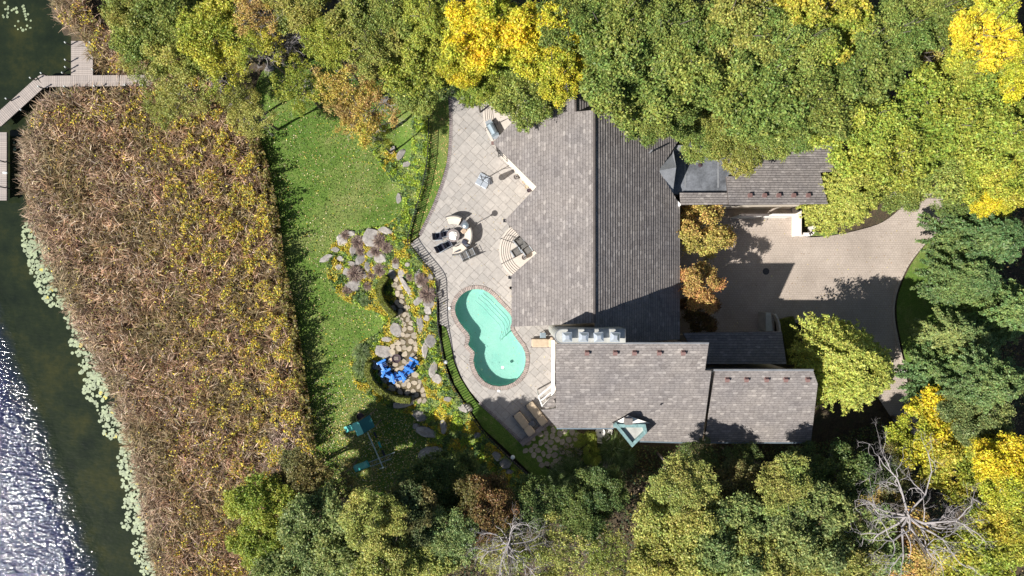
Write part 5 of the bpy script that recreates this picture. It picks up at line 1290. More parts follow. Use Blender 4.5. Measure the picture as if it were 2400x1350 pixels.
TREES = [
 ('oak1', 1040, 1120, 56, 5, 'dgreen', 'dark green shrubby crown at the shaded foot of the lawn'),
 ('oak0', 990, 1160, 70, 6.5, 'dgreen', 'dark green crown between the play set and the brown tree'),
 ('oak1', 1245, 1190, 66, 6, 'dgreen', 'dark green low crown below the end of the fence'),
 # top edge, west to east
 ('oak0', 305, 5, 80, 5, 'olive', 'olive tree in the top left corner beside the lake'),
 ('oak1', 335, 72, 66, 4.5, 'green', 'green tree just above the dock'),
 ('oak2', 395, 25, 80, 6, 'green', 'green tree at the top edge right of the dock platform'),
 ('thin0', 330, 140, 60, 3.5, 'olive', 'sparse olive shrubby tree right of the dock platform'),
 ('oak0', 410, 120, 68, 5, 'olive', 'olive tree above the walkway end'),
 ('thin1', 420, 195, 78, 4.5, 'pale', 'pale yellow green tree hanging over the end of the dock walkway', 'twig'),
 ('thin0', 385, 245, 62, 3.5, 'olive', 'low olive tree at the top of the reed bed'),
 ('oak1', 500, 55, 80, 6.5, 'gold', 'yellow and green tree at the top edge left of the bare limbed tree'),
 ('thin1', 495, 150, 78, 5.5, 'gold', 'thin yellow leaved tree above the reed bed', 'twig'),
 ('thin0', 545, 215, 62, 4.5, 'olive', 'thin olive tree at the corner of reeds and lawn', 'twig'),
 ('thin1', 600, 110, 70, 7, 'gold', 'sparse yellow tree over the pale boulder', 'twig'),
 ('thin0', 600, 22, 70, 7.5, 'orange', 'sparse orange tree at the top edge with bare grey limbs', 'bare'),
 ('oak2', 690, -10, 68, 8, 'olive', 'olive tree cut by the top edge behind the bare limbs'),
 ('oak1', 768, 90, 62, 8.5, 'lime', 'narrow lime green tree right of the bare limbs'),
 ('thin0', 690, 195, 68, 5, 'gold', 'thin yellow tree over the top of the lawn', 'twig'),
 ('thin1', 590, 262, 60, 4, 'pale', 'nearly leafless grey tree at the top left of the lawn', 'twig'),
 ('thin1', 800, 185, 72, 5.5, 'orange', 'sparse orange tree over the top edge of the lawn', 'twig'),
 ('thin0', 862, 255, 84, 5.5, 'orange', 'thin orange leaved tree reaching over the lawn with grey limbs', 'bare'),
 ('thin1', 808, 268, 48, 5, 'orange', 'small amber leaved crown over the lawn'),
 ('thin0', 880, 318, 44, 4.5, 'gold', 'yellow tipped crown hanging over the rocks above the lawn'),
 ('oak0', 842, 25, 78, 9, 'olive', 'olive green tree at the top edge above the orange trees'),
 ('oak1', 870, 105, 62, 8.5, 'olive', 'dull green tree between the lime trees'),
 ('oak2', 905, 10, 72, 9.5, 'green', 'green tree cut by the top edge left of the yellow maple'),
 ('oak0', 975, 130, 84, 8, 'lime', 'bright yellow green tree above the fence end'),
 ('oak1', 1010, 40, 60, 9.5, 'lime', 'lime tree cut by the top edge beside the yellow maple'),
 ('oak2', 985, 190, 62, 7, 'green', 'green crown hanging over the north end of the fence'),
 ('oak1', 1035, 165, 50, 6.5, 'dgreen', 'dark green crown at the patio corner'),
 ('big0', 1135, 55, 98, 11, 'yellow', 'largest bright yellow tree at the top edge'),
 ('oak2', 1100, 130, 66, 9.5, 'yellow', 'yellow crown over the north patio corner'),
 ('oak0', 1150, 165, 60, 8, 'lime', 'yellow green crown over the round table'),
 ('oak1', 1115, 205, 44, 6.5, 'lime', 'low yellow green crown over the patio beside the curved steps'),
 ('oak2', 1230, 205, 72, 9, 'green', 'green crown over the north corner of the roof'),
 ('thin0', 1290, 232, 46, 8.5, 'green', 'thin green crown lying over the upper roof slope'),
 ('big1', 1275, 90, 80, 11, 'yellow', 'golden yellow tree above the north end of the roof'),
 ('oak0', 1310, 165, 62, 10.5, 'yellow', 'yellow crown touching the north end of the roof'),
 ('oak1', 1340, 40, 78, 11, 'green', 'green tree between the golden tree and the top edge'),
 ('big0', 1440, 45, 92, 12, 'green', 'tall green tree at the top edge above the north gable'),
 ('big1', 1500, 175, 112, 11.5, 'green', 'broad green tree hanging over the east roof slope'),
 ('oak2', 1408, 135, 48, 10, 'lime', 'small yellow tinged crown behind the north gable'),
 ('oak2', 1565, 55, 88, 12, 'green', 'green tree at the top edge north of the flat roof'),
 ('oak0', 1530, 262, 62, 10, 'green', 'green crown over the corner of the east roof slope'),
 ('oak1', 1585, 250, 66, 10, 'green', 'green tree above the flat roof corner'),
 ('big1', 1660, 120, 108, 12, 'green', 'broad green tree north of the flat roof'),
 ('oak0', 1640, 315, 55, 7.5, 'green', 'dark green crown covering the roof lantern'),
 ('oak2', 1700, 290, 62, 8.5, 'olive', 'olive green crown between flat roof and garage'),
 ('oak1', 1745, 350, 54, 8, 'olive', 'green crown hanging over the left end of the garage roof'),
 ('big0', 1750, 45, 98, 12.5, 'olive', 'olive tree at the top edge north of the garage'),
 ('big0', 1790, 210, 108, 12, 'green', 'broad green tree directly north of the garage'),
 ('oak2', 1850, 300, 64, 9.5, 'green', 'green crown hanging over the middle of the garage roof'),
 ('oak0', 1860, 100, 92, 12.5, 'green', 'green tree above the garage wood'),
 ('big1', 1945, 30, 98, 12.5, 'gold', 'yellow green tree at the top edge right of the garage'),
 ('oak1', 1910, 225, 96, 11.5, 'green', 'green tree above the right end of the garage'),
 ('big0', 2040, 130, 96, 12, 'green', 'green tree left of the dark gap in the wood'),
 ('oak0', 2010, 290, 100, 11, 'lime', 'light green tree behind the feathery tree by the garage'),
 ('oak1', 2105, 60, 76, 12, 'green', 'green tree at the top edge left of the dead branches'),
 ('thin0', 2160, 110, 62, 10.5, 'amber', 'amber brown thin tree beside the dead branches'),
 ('oak2', 2205, 20, 76, 12, 'green', 'green tree cut by the top edge above the dead branches'),
 ('big1', 2330, 65, 88, 12.5, 'yellow', 'golden tree in the top right corner'),
 ('oak2', 2385, 150, 72, 12, 'yellow', 'golden crown at the right edge below the corner'),
 ('oak0', 2290, 155, 66, 11.5, 'lime', 'light green crown left of the golden corner trees'),
 ('big0', 2120, 330, 102, 11, 'lime', 'light green tree between garage wood and driveway end'),
 ('big1', 2235, 245, 104, 11.5, 'lime', 'yellow green tree in the upper right wood'),
 ('big0', 2345, 270, 104, 11.5, 'lime', 'yellow green tree at the right edge'),
 ('oak1', 2240, 370, 88, 7.5, 'green', 'green tree over the far end of the driveway'),
 ('oak0', 2350, 390, 88, 8, 'gold', 'yellow tinged tree at the right edge above the driveway end'),
 ('oak2', 2130, 425, 58, 5.5, 'green', 'green crown over the driveway bend'),
 ('thin1', 2225, 450, 56, 5.5, 'green', 'thin green crown overhanging the driveway end'),
 ('oak1', 2330, 465, 46, 6, 'yellow', 'small bright yellow crown beside the driveway end'),
 # right side
 ('bough0', 2330, 560, 135, 5.5, 'bluegreen', 'dense green layered tree right of the driveway bend'),
 ('bough1', 2290, 650, 105, 5.5, 'bluegreen', 'layered green tree reaching over the verge lawn'),
 ('bough0', 2380, 730, 112, 5.5, 'bluegreen', 'layered green tree at the right edge'),
 ('bough1', 2270, 790, 92, 5.5, 'greylime', 'grey green layered tree right of the shaded verge'),
 ('bough0', 2230, 880, 105, 5.5, 'bluegreen', 'green layered tree beside the lower driveway'),
 ('bough1', 2345, 900, 112, 9.5, 'bluegreen', 'green layered tree at the lower right edge'),
 ('oak0', 2300, 975, 76, 8, 'greylime', 'grey green tree above the lower golden trees'),
 ('fine0', 2007, 447, 112, 6, 'locust', 'feathery light green tree at the corner of the garage'),
 ('fine1', 2012, 862, 138, 7.5, 'locust', 'large feathery yellow green tree beside the east wing'),
 ('big0', 2215, 1020, 88, 6.5, 'yellow', 'golden tree beside the lower end of the driveway'),
 ('big1', 2290, 1080, 96, 7, 'gold', 'broad yellow tree at the lower right'),
 ('big0', 2385, 1110, 78, 10, 'yellow', 'golden crown at the right edge low down'),
 ('oak2', 2320, 1290, 92, 9, 'gold', 'yellow green tree in the bottom right corner'),
 ('oak1', 2395, 1230, 70, 9, 'gold', 'yellow green crown at the right edge above the corner'),
 # bottom, east to west
 ('thin1', 2080, 1110, 72, 6, 'darkmix', 'dark mixed green crown above the dead tree'),
 ('thin0', 2060, 1175, 66, 6, 'amber', 'amber brown crown behind the dead tree'),
 ('oak0', 2150, 1300, 88, 6.5, 'amber', 'amber green crown under the dead tree'),
 ('oak2', 2060, 1290, 84, 7, 'greylime', 'grey green tree left of the dead tree'),
 ('oak0', 1980, 1130, 78, 6, 'dgreen', 'dark green tree below the feathery tree'),
 ('thin0', 1900, 1095, 62, 5, 'dgreen', 'dark green low tree at the lower edge of the east wing'),
 ('oak1', 1850, 1140, 66, 8.5, 'pale', 'pale yellow green tree tip below the east wing'),
 ('big1', 1910, 1240, 104, 8.5, 'greylime', 'broad grey green tree at the lower right of the house'),
 ('oak2', 1980, 1330, 88, 8, 'pale', 'pale green tree at the bottom edge right of centre'),
 ('oak0', 1745, 1150, 62, 6, 'darkmix', 'dark crown between the pale trees below the house'),
 ('thin1', 1640, 1085, 52, 5, 'dgreen', 'dark green low crown under the south eaves'),
 ('thin0', 1740, 1085, 54, 5, 'dgreen', 'dark low crown under the east wing eaves'),
 ('oak1', 1610, 1140, 68, 9, 'pale', 'pale yellow green tree tip below the dormer side of the roof'),
 ('big0', 1600, 1240, 98, 8.5, 'pale', 'broad pale yellow green tree at the bottom'),
 ('big1', 1720, 1260, 98, 8.5, 'greylime', 'grey green tree at the bottom beside the pale tree'),
 ('oak0', 1560, 1330, 82, 8, 'olive', 'olive tree at the bottom edge below the pale tree'),
 ('oak2', 1660, 1340, 76, 8, 'pale', 'pale tree cut by the bottom edge'),
 ('big0', 1820, 1320, 94, 8.5, 'pale', 'pale green tree cut by the bottom edge below the east wing'),
 ('oak0', 1410, 1160, 62, 5.5, 'dgreen', 'dark green shrubby tree below the fountain grass'),
 ('oak1', 1360, 1200, 60, 6, 'dgreen', 'dark low crown left of the gap in the lower wood'),
 ('thin1', 1400, 1300, 74, 6, 'olive', 'thin olive tree at the bottom centre', 'twig'),
 ('thin0', 1290, 1290, 92, 6.5, 'pale', 'sparse tree with many bare branches at the bottom', 'twig'),
 ('thin1', 1200, 1330, 84, 6.5, 'pale', 'thin pale tree cut by the bottom edge', 'bare'),
 ('oak0', 1130, 1195, 78, 7.5, 'brown', 'brown and green shaded tree below the rock garden'),
 ('oak2', 1080, 1140, 64, 6, 'dgreen', 'dark green low crown at the shaded end of the rock garden'),
 ('oak1', 1040, 1270, 72, 7.5, 'greylime', 'grey green tree left of the sparse branches'),
 ('oak2', 985, 1300, 78, 7.5, 'pale', 'pale tree at the bottom left of centre'),
 ('oak0', 870, 1225, 68, 9.5, 'pale', 'pale yellow tree below the play set'),
 ('oak1', 950, 1210, 74, 8.5, 'darkmix', 'dark mixed crown below the play set slide'),
 ('oak2', 800, 1310, 74, 7.5, 'greylime', 'grey green tree at the bottom edge below the lawn'),
 ('thin0', 790, 1130, 56, 4.5, 'darkmix', 'dark thin crown at the bottom left of the lawn'),
 ('big1', 740, 1260, 88, 7.5, 'greylime', 'grey green willowy tree near the bottom'),
 ('oak0', 890, 1330, 74, 9, 'pale', 'pale crown cut by the bottom edge below the play set'),
 ('oak1', 610, 1190, 72, 6, 'lime', 'bright yellow green tree at the lower end of the reeds'),
 ('oak2', 600, 1280, 62, 6, 'lime', 'yellow green tree at the bottom edge of the reeds'),
 ('oak0', 680, 1345, 82, 7, 'greylime', 'pale grey green tree in the bottom edge beside the reeds'),
 ('oak1', 700, 1130, 62, 5, 'darkmix', 'dark green tree at the lower corner of reeds and lawn'),
]
for tt_ in TREES:
    kind, px, py, r, h, pal, lb = tt_[:7]; ex = tt_[7] if len(tt_) > 7 else None
    tree(kind, px, py, r, h, pal, lb, extra=ex, cat='tree')
tree('small0', 1655, 546, 70, 5.6, 'amber', 'round golden brown ornamental tree beside the garage link', group='ornamental trees in the entrance court')
tree('small0', 1648, 678, 56, 6.4, 'rust', 'rust orange ornamental tree in the middle of the entrance court', group='ornamental trees in the entrance court')
tree('small0', 1645, 738, 50, 3.2, 'brown', 'brown shaded ornamental tree below the rust orange one', group='ornamental trees in the entrance court')
tree('small0', 1375, 1035, 26, 1.6, 'lime', 'yellow green bush beside the white garden table', cat='bush', group='bushes by the house')
tree('small0', 1395, 1072, 24, 1.3, 'lime', 'yellow green bush at the edge of the stepping stones', cat='bush', group='bushes by the house')
tree('small0', 1921, 530, 14, .9, 'brown', 'small brown red bush in the bed behind the white wall', cat='bush', group='bushes by the house')
def dead(px, py, rpx, h, v, label):
    k = (1 - h / H) / S; c = W(px, py, h); zg = T(px, py); t = thing('dead_tree', label, 'dead tree', (c.x, c.y, zg), 0, 'dead and leafless trees')
    s = rpx * k / 4.2
    q = link('branches', BR[v], None, t); q.location = (0, 0, h - zg - 1); q.scale = (s, s, s * .8); q.rotation_euler = (0, 0, v * 2.0 + .4)
    u = link('trunk', TRK['thin0'], None, t); u.scale = (.8, .8, (h - zg - .6) / 7.4)
dead(2150, 1225, 165, 9.5, 0, 'large dead tree with pale bare branches in the lower right wood')
dead(1190, 1290, 105, 8.5, 1, 'leafless pale tree near the bottom centre')
dead(2235, 100, 38, 9.5, 1, 'small dead tree with grey branches in the upper right gap')
dead(2125, 5, 24, 10.5, 0, 'dead branches at the top edge of the right wood')
dead(655, 80, 60, 6.5, 0, 'bare dark limbed tree near the top edge above the lawn')

# ------------------------------------------------------------------ furniture: fire table and curved sofa
ctr = W(1063, 553, 0)
ft = thing('fire_table', 'round grey fire table with a crumpled white cover by the curved sofa', 'fire table', ctr)
B().lathe((0, 0, 0), [(.42, 0), (.40, .34), (.5, .36), (.5, .42), (.40, .43), (.36, .40)], 36).build('table_base', MT['gbrick'], ft)
g_ = random.Random(4); b = B(); b.lathe((0, 0, .40), [(.36, 0), (.34, .08), (.22, .14), (.05, .16)], 14); b.v = [(x + g_.gauss(0, .02), y + g_.gauss(0, .02), z + g_.gauss(0, .02)) for x, y, z in b.v]; b.build('cover', MT['white'], ft)
def arc_band(r0, r1, a0, a1, z0, z1, n=14, c=ctr):
    vs = []; fs = []
    for i in range(n + 1):
        a = R_(a0 + (a1 - a0) * i / n); cs, sn = math.cos(a), math.sin(a)
        vs += [(r0 * cs, r0 * sn, z0), (r1 * cs, r1 * sn, z0), (r1 * cs, r1 * sn, z1), (r0 * cs, r0 * sn, z1)]
    for i in range(n): 
        for j in range(4): fs.append((i * 4 + j, i * 4 + (j + 1) % 4, (i + 1) * 4 + (j + 1) % 4, (i + 1) * 4 + j))
    fs += [(0, 3, 2, 1), (n * 4, n * 4 + 1, n * 4 + 2, n * 4 + 3)]
    return vs, fs
def sofa(a0, a1, label):
    t = thing('curved_sofa', label, 'sofa', ctr, 0, 'curved sofa sections round the fire table')
    for nm, r0, r1, z0, z1, m in (('base', .92, 1.52, .05, .3, 'wicker'), ('seat_cushion', .90, 1.36, .3, .44, 'cushion'), ('backrest', 1.45, 1.55, .3, .78, 'wicker'), ('back_cushion', 1.34, 1.45, .42, .72, 'cushion')):
        aa = 1.0 if 'cushion' in nm else 0
        o = B().add(*arc_band(r0, r1, a0 + aa, a1 - aa, z0, z1)).build(nm, MT[m], t); fixn(o)
    return t
sofa(62, 112, 'curved sofa section north of the fire table with one back seam')
sofa(-28, 24, 'curved sofa section east of the fire table with scatter cushions')
sofa(-92, -42, 'curved sofa section south of the fire table with a cushion at its end')
def wedge(a0, a1, label):
    t = thing('wedge_table', label, 'side table', ctr, 0, 'grey wedge tables between the sofas')
    o = B().add(*arc_band(.95, 1.5, a0, a1, .42, .46, 4)).build('table_top', MT['slate'], t); fixn(o)
    o = B().add(*arc_band(1.05, 1.42, a0 + 3, a1 - 3, .02, .42, 4)).build('base', MT['wicker'], t); fixn(o)
wedge(30, 56, 'grey wedge table between the north and east sofa sections'); wedge(-40, -31, 'grey wedge table between the east and south sofa sections')
def pillow(px, py, rz, label, mat, z=.5):
    o = B().bev((0, 0, 0), (.42, .34, .14), .08).build('cushion', MT[mat]); o.location = W(px, py, z); o.rotation_euler = (.35, .1, rz); tag(o, label, 'cushion', 'scatter cushions on the curved sofa')
pillow(1087, 541, .8, 'tan patterned cushion on the east sofa section', 'terracotta'); pillow(1089, 567, -.4, 'dark cushion at the lower end of the east sofa', 'navy'); pillow(1073, 592, .5, 'grey cushion on the south sofa section', 'slate')
def sling_chair(px, py, rz, label, mat='navy', s=1.0, group='dark sling chairs by the fire table'):
    t = thing('folding_chair', label, 'chair', W(px, py, 0), rz, group)
    B().box((0, .02, .4), (.52, .5, .04)).build('seat', MT[mat], t)
    bk = B(); M_ = Matrix.Translation((0, -.26, .42)) @ Matrix.Rotation(R_(22), 4, 'X'); bk.box((0, 0, .26), (.52, .03, .52), M=M_); bk.build('backrest', MT[mat], t)
    f = B()
    for sx in (-1, 1):
        f.tube([(sx * .28, .3, 0), (sx * .28, -.15, .55)], .014, 6); f.tube([(sx * .28, -.4, 0), (sx * .28, .28, .58)], .014, 6); f.tube([(sx * .28, -.3, .6), (sx * .28, .3, .6)], .02, 6)
    f.tube([(-.28, -.24, .42), (.28, -.24, .42)], .014, 6); f.tube([(-.28, .27, .42), (.28, .27, .42)], .014, 6); f.build('frame', MT['cap'], t); t.scale = (s,) * 3
    return t
sling_chair(1030, 555, R_(-85), 'dark sling chair with pale frame nearest the fence, facing the fire table', s=1.0)
sling_chair(1046, 549, R_(-80), 'dark sling chair at the upper left of the fire table', s=.8)
sling_chair(1036, 581, R_(-62), 'dark slatted chair at the lower left of the fire table', s=1.05)
sling_chair(1052, 573, R_(-62), 'dark chair close against the lower left of the fire table', s=.85)
for px, py, lb in ((1089, 600, 'grey woven chair behind the south sofa, left one'), (1104, 593, 'grey woven chair behind the south sofa, right one')):
    sling_chair(px, py, R_(25), lb, 'wicker', .95, 'grey woven chairs behind the sofa')
# patio heater
t = thing('patio_heater', 'tall patio heater standing behind the curved sofa', 'patio heater', W(1096, 535, 0))
B().lathe((0, 0, 0), [(.24, 0), (.24, .05), (.14, .1), (.13, .7), (.03, .74)], 18).build('base', MT['gbrick'], t); B().tube([(0, 0, .7), (0, 0, 2.0)], .03, 8).build('pole', MT['iron'], t)
B().lathe((0, 0, 2.0), [(.08, 0), (.09, .25), (.24, .27), (.2, .31), (.05, .37)], 18).build('heater_head', MT['steel'], t)
# folded cantilever umbrella
t = thing('patio_umbrella', 'folded grey cantilever umbrella on a square white base', 'umbrella', W(1133, 424, 0), R_(-28))
for sx in (-1, 1):
    for sy in (-1, 1): B().bev((sx * .25, sy * .25, .06), (.47, .47, .12), .04).build('base_slab', MT['cap'], t)
b = B(); b.tube([(-.1, 0, .1), (-.1, 0, 2.5)], .035, 8); b.build('mast', MT['iron'], t); B().tube([(-.1, 0, 1.7), (.35, .05, 2.45), (.75, .1, 2.5)], .028, 6).build('arm', MT['iron'], t)
vs = []; n = 16
for z, r in ((.85, .20), (1.2, .17), (1.8, .12), (2.45, .04)):
    for k in range(n): a = 2 * math.pi * k / n; rr = r * (1 + .3 * (k % 2)); vs.append((.6 + rr * math.cos(a), .1 + rr * math.sin(a), z + (.08 * (k % 2) if z < 1 else 0)))
fs = [(l * n + k, l * n + (k + 1) % n, (l + 1) * n + (k + 1) % n, (l + 1) * n + k) for l in range(3) for k in range(n)]
B().add(vs, fs).build('folded_canopy', MT['slate'], t)
# barbecue
t = thing('barbecue', 'stainless steel barbecue with blue grey lid on the curved steps', 'barbecue', W(1155, 309, .35), R_(-62))
B().box((0, 0, .42), (1.1, .55, .84)).build('cabinet', MT['steel'], t)
vs = []
for x in (-.4, .4):
    for k in range(7): a = math.pi * k / 6; vs.append((x, .27 * math.cos(a), .85 + .26 * math.sin(a)))
fs = [(k, k + 1, 8 + k, 7 + k) for k in range(6)] + [tuple(range(7)), tuple(reversed(range(7, 14)))]
o = B().add(vs, fs).build('lid', MT['steel'], t); fixn(o); B().tube([(-.3, -.3, .98), (.3, -.3, .98)], .018, 6).build('handle', MT['iron'], o)
for sx in (-1, 1): B().box((sx * .62, 0, .82), (.3, .5, .03)).build('side_shelf', MT['cap'], t)
# round table and chairs
TC = (1180, 239); zt_ = TZ2
t = thing('dining_table', 'round blue grey glass table on the north terrace under the trees', 'table', W(*TC, zt_))
B().cyl((0, 0, .70), .52, .03, 36).build('table_top', MT['slate'], t); B().lathe((0, 0, .69), [(.52, 0), (.54, .02), (.52, .045)], 36).build('rim', MT['iron'], t); B().lathe((0, 0, 0), [(.28, 0), (.05, .06), (.05, .7)], 14).build('pedestal', MT['iron'], t)
for a, lb in ((-62, 'black metal chair below the round table'), (-115, 'black metal chair at the lower left of the round table'), (25, 'black metal chair at the upper right of the round table'), (75, 'black metal chair above the round table')):
    p = W(*TC, zt_); c = thing('dining_chair', lb, 'chair', (p.x + .78 * math.cos(R_(a)), p.y + .78 * math.sin(R_(a)), zt_), R_(a + 90), 'chairs at the round terrace table')
    B().bev((0, 0, .43), (.46, .44, .05), .06).build('seat', MT['wicker'], c); bk = B()
    for k in range(7): bk.tube([(-.21 + .07 * k, -.22, .44), (-.21 + .07 * k, -.30, .86)], .009, 5)
    bk.tube([(-.24, -.22, .43), (-.24, -.31, .9), (.24, -.31, .9), (.24, -.22, .43)], .016, 6); bk.build('backrest', MT['iron'], c)
    for sx in (-1, 1):
        for sy in (-1, 1): B().tube([(sx * .2, sy * .2, .42), (sx * .23, sy * .24, 0)], .014, 6).build('leg', MT['iron'], c)
        B().tube([(sx * .25, -.26, .62), (sx * .27, .12, .64), (sx * .23, .22, .42)], .014, 6).build('armrest', MT['iron'], c)
# pots
def pot(px, py, z, r, label, mat='pot', plant=None, h=.5):
    t = thing('planter', label, 'planter', W(px, py, z), 0, 'pots on the patio and terraces')
    B().lathe((0, 0, 0), [(r * .7, 0), (r, h * .9), (r, h), (r * .86, h), (r * .84, h * .85), (.02, h * .84)], 22).build('pot', MT[mat], t)
    if plant: B().tube([(0, 0, h * .8), (r * .4, r * .2, h * 1.2)], .03, 5).build('stem', MT[plant], t)
pot(1197, 281, TZ2, .18, 'round grey pot on the north terrace by the roof edge', plant='iron'); pot(1209, 417, 0, .19, 'round grey pot standing before the white wall', plant='iron')
pot(1228, 428, 0, .14, 'small beige clay pot by the white wall', 'terracotta', h=.3); pot(1234, 439, 0, .14, 'tan clay pot between the beige and the dark pot', 'sand', h=.3); pot(1239, 448, 0, .15, 'dark pot in the corner under the roof notch', 'rust', h=.4)
pot(1228, 604, TZ, .19, 'round grey pot on the small curved terrace', plant='iron')
# terrace chairs
for px, py, a, lb in ((1216, 566, 40, 'grey woven armchair nearest the roof on the small terrace'), (1226, 577, 40, 'grey woven ottoman in the middle of the small terrace'), (1210, 592, 32, 'grey woven chair at the top step of the small terrace'), (1235, 588, 35, 'grey woven armchair at the right of the small terrace')):
    ot = 'ottoman' in lb; t = thing('lounge_chair', lb, 'ottoman' if ot else 'chair', W(px, py, TZ), R_(a - 180), 'grey woven terrace seats')
    B().bev((0, 0, .34), (.62, .55, .08), .04).build('seat', MT['wicker'], t); B().box((0, 0, .15), (.56, .5, .3)).build('base', MT['pot'], t)
    if not ot:
        B().box((0, -.3, .58), (.62, .07, .5)).build('backrest', MT['wicker'], t)
        for sx in (-1, 1): B().box((sx * .34, -.02, .5), (.06, .58, .06)).build('armrest', MT['cap'], t)
# loungers
def lounger(px, py, rz, label, s=1.0):
    t = thing('sun_lounger', label, 'sun lounger', W(px, py, 0), rz, 'beige sun loungers by the pool')
    B().bev((0, .28, .38), (.66, 1.34, .12), .14).build('mattress', MT['sand'], t)
    M_ = Matrix.Translation((0, -.38, .36)) @ Matrix.Rotation(R_(-20), 4, 'X'); b = B(); b.bev((0, -.34, .03), (.66, .74, .12), .12, M=M_); b.build('backrest', MT['sand'], t)
    f = B()
    for sx in (-1, 1): f.box((sx * .33, .1, .27), (.05, 1.8, .07))
    for sy in (-.75, .92): f.box((0, sy, .27), (.7, .05, .07))
    f.build('frame', MT['rust'], t)
    for sx in (-1, 1):
        for sy in (-.7, .88): B().box((sx * .31, sy, .13), (.05, .05, .26)).build('leg', MT['rust'], t)
    for k in range(2):
        B().tube([(.36, -.62 + .0, .2 + .0), (.36, -.62, .2)], .01, 5)
    return t
lounger(1274, 803, R_(90), 'beige cushioned sun lounger beside the pool near the house wall')
lounger(1228, 990, R_(38), 'beige sun lounger closest to the low stone wall on the south patio')
lounger(1257, 966, R_(38), 'beige sun lounger beside the roof corner on the south patio')
def sidetable(px, py, rz, label, mat):
    t = thing('side_table', label, 'side table', W(px, py, 0), rz, 'small square side tables')
    B().bev((0, 0, .42), (.46, .42, .04), .03).build('table_top', MT[mat], t)
    for sx in (-1, 1):
        for sy in (-1, 1): B().box((sx * .19, sy * .17, .2), (.04, .04, .4)).build('leg', MT['iron'], t)
sidetable(1246, 991, R_(38), 'dark square side table between the two south loungers', 'slate'); sidetable(1272, 785, 0, 'small grey side table behind the lounger near the chimney', 'steel')
# rolled towel / cup etc at lounger
o = B().cyl((0, 0, 0), .1, .3, 12).build('rolled_towel', MT['terracotta']); o.location = W(1292, 793, .42); tag(o, 'small round beige cushion at the head of the pool side lounger', 'cushion')
# white garden table set
t = thing('garden_table', 'round white garden table beside the yellow bush under the eaves', 'table', W(1404, 1009, 0))
B().cyl((0, 0, .7), .38, .03, 28).build('table_top', MT['white'], t); B().cyl((0, 0, .735), .07, .03, 12).build('parasol_hole', MT['iron'], t); B().lathe((0, 0, 0), [(.24, 0), (.04, .08), (.04, .7)], 12).build('pedestal', MT['white'], t)
for px, py, rz, lb in ((1418, 1018, 40, 'white metal garden chair right of the round white table'), (1404, 1026, -8, 'white metal garden chair below the round white table'), (1424, 1007, 80, 'white garden chair closest to the dormer')):
    c = thing('garden_chair', lb, 'chair', W(px, py, 0), R_(rz), 'white garden chairs under the eaves')
    st = B()
    for k in range(5): st.box((-.16 + .08 * k, 0, .42), (.05, .4, .02))
    st.build('seat', MT['white'], c); bk = B()
    for k in range(5): bk.box((-.16 + .08 * k, -.22, .66), (.04, .02, .42))
    bk.build('backrest', MT['white'], c)
    for sx in (-1, 1):
        for sy in (-1, 1): B().tube([(sx * .18, sy * .18, .42), (sx * .2, sy * .21, 0)], .015, 5).build('leg', MT['white'], c)
# blue adirondack chairs
def adk(px, py, rz, label):
    t = thing('garden_chair', label, 'chair', G(px, py, .1), R_(rz), 'blue slatted garden chairs round the fire bowl')
    for k in range(5): B().box((-.22 + .11 * k, 0, 0), (.095, .5, .025)).build('seat_slat', MT['blue'], t); o = t.children[-1]; o.location = (0, 0, .36); o.rotation_euler = (R_(10), 0, 0)
    for k in range(5): B().box((-.24 + .12 * k, 0, .36 + (.06 - .03 * abs(k - 2))), (.105, .025, .72 + .06 * (2 - abs(k - 2)))).build('back_slat', MT['blue'], t); o = t.children[-1]; o.location = (0, -.24, .32); o.rotation_euler = (R_(28), 0, 0)
    for sx in (-1, 1):
        B().bev((sx * .37, .02, .58), (.17, .72, .03), .04).build('armrest', MT['blue'], t); B().box((sx * .34, .28, .29), (.04, .1, .58)).build('leg', MT['blue'], t); B().box((sx * .34, -.3, .28), (.04, .1, .52)).build('leg', MT['blue'], t)
    return t
for px, py, rz, lb in ((902, 857, -62, 'leftmost blue garden chair beside the fire bowl'), (914, 877, -25, 'second blue garden chair from the left, against the hedge shadow'), (936, 883, 15, 'blue garden chair at the bottom of the half circle'), (955, 870, 42, 'blue garden chair between the bottom and the rightmost one'), (967, 853, 60, 'rightmost blue garden chair of the half circle')):
    adk(px, py, rz - 0, lb).scale = (1.12, 1.12, 1.05)
t = thing('fire_bowl', 'round dark fire bowl with ash and logs in front of the blue chairs', 'fire bowl', G(931, 839, .1))
B().lathe((0, 0, 0), [(.12, .3), (.26, .34), (.33, .46), (.36, .46), (.34, .44), (.24, .38), (.03, .36)], 28).build('bowl', MT['rust'], t)
for k in range(3): a = k * 2.1; B().tube([(.28 * math.cos(a), .28 * math.sin(a), 0), (.2 * math.cos(a), .2 * math.sin(a), .36)], .02, 5).build('leg', MT['iron'], t)
for k in range(4): a = .5 + k * .25; B().tube([(-.16, -.1 + .07 * k, .42), (.16, -.08 + .07 * k, .44)], .022, 5).build('log', MT['kerb'], t)
o = B().bev((0, 0, 0), (.3, .22, .2), .05).build('storage_box', MT['terracotta']); o.location = G(920, 841, .2); tag(o, 'small tan box left of the fire bowl', 'box')
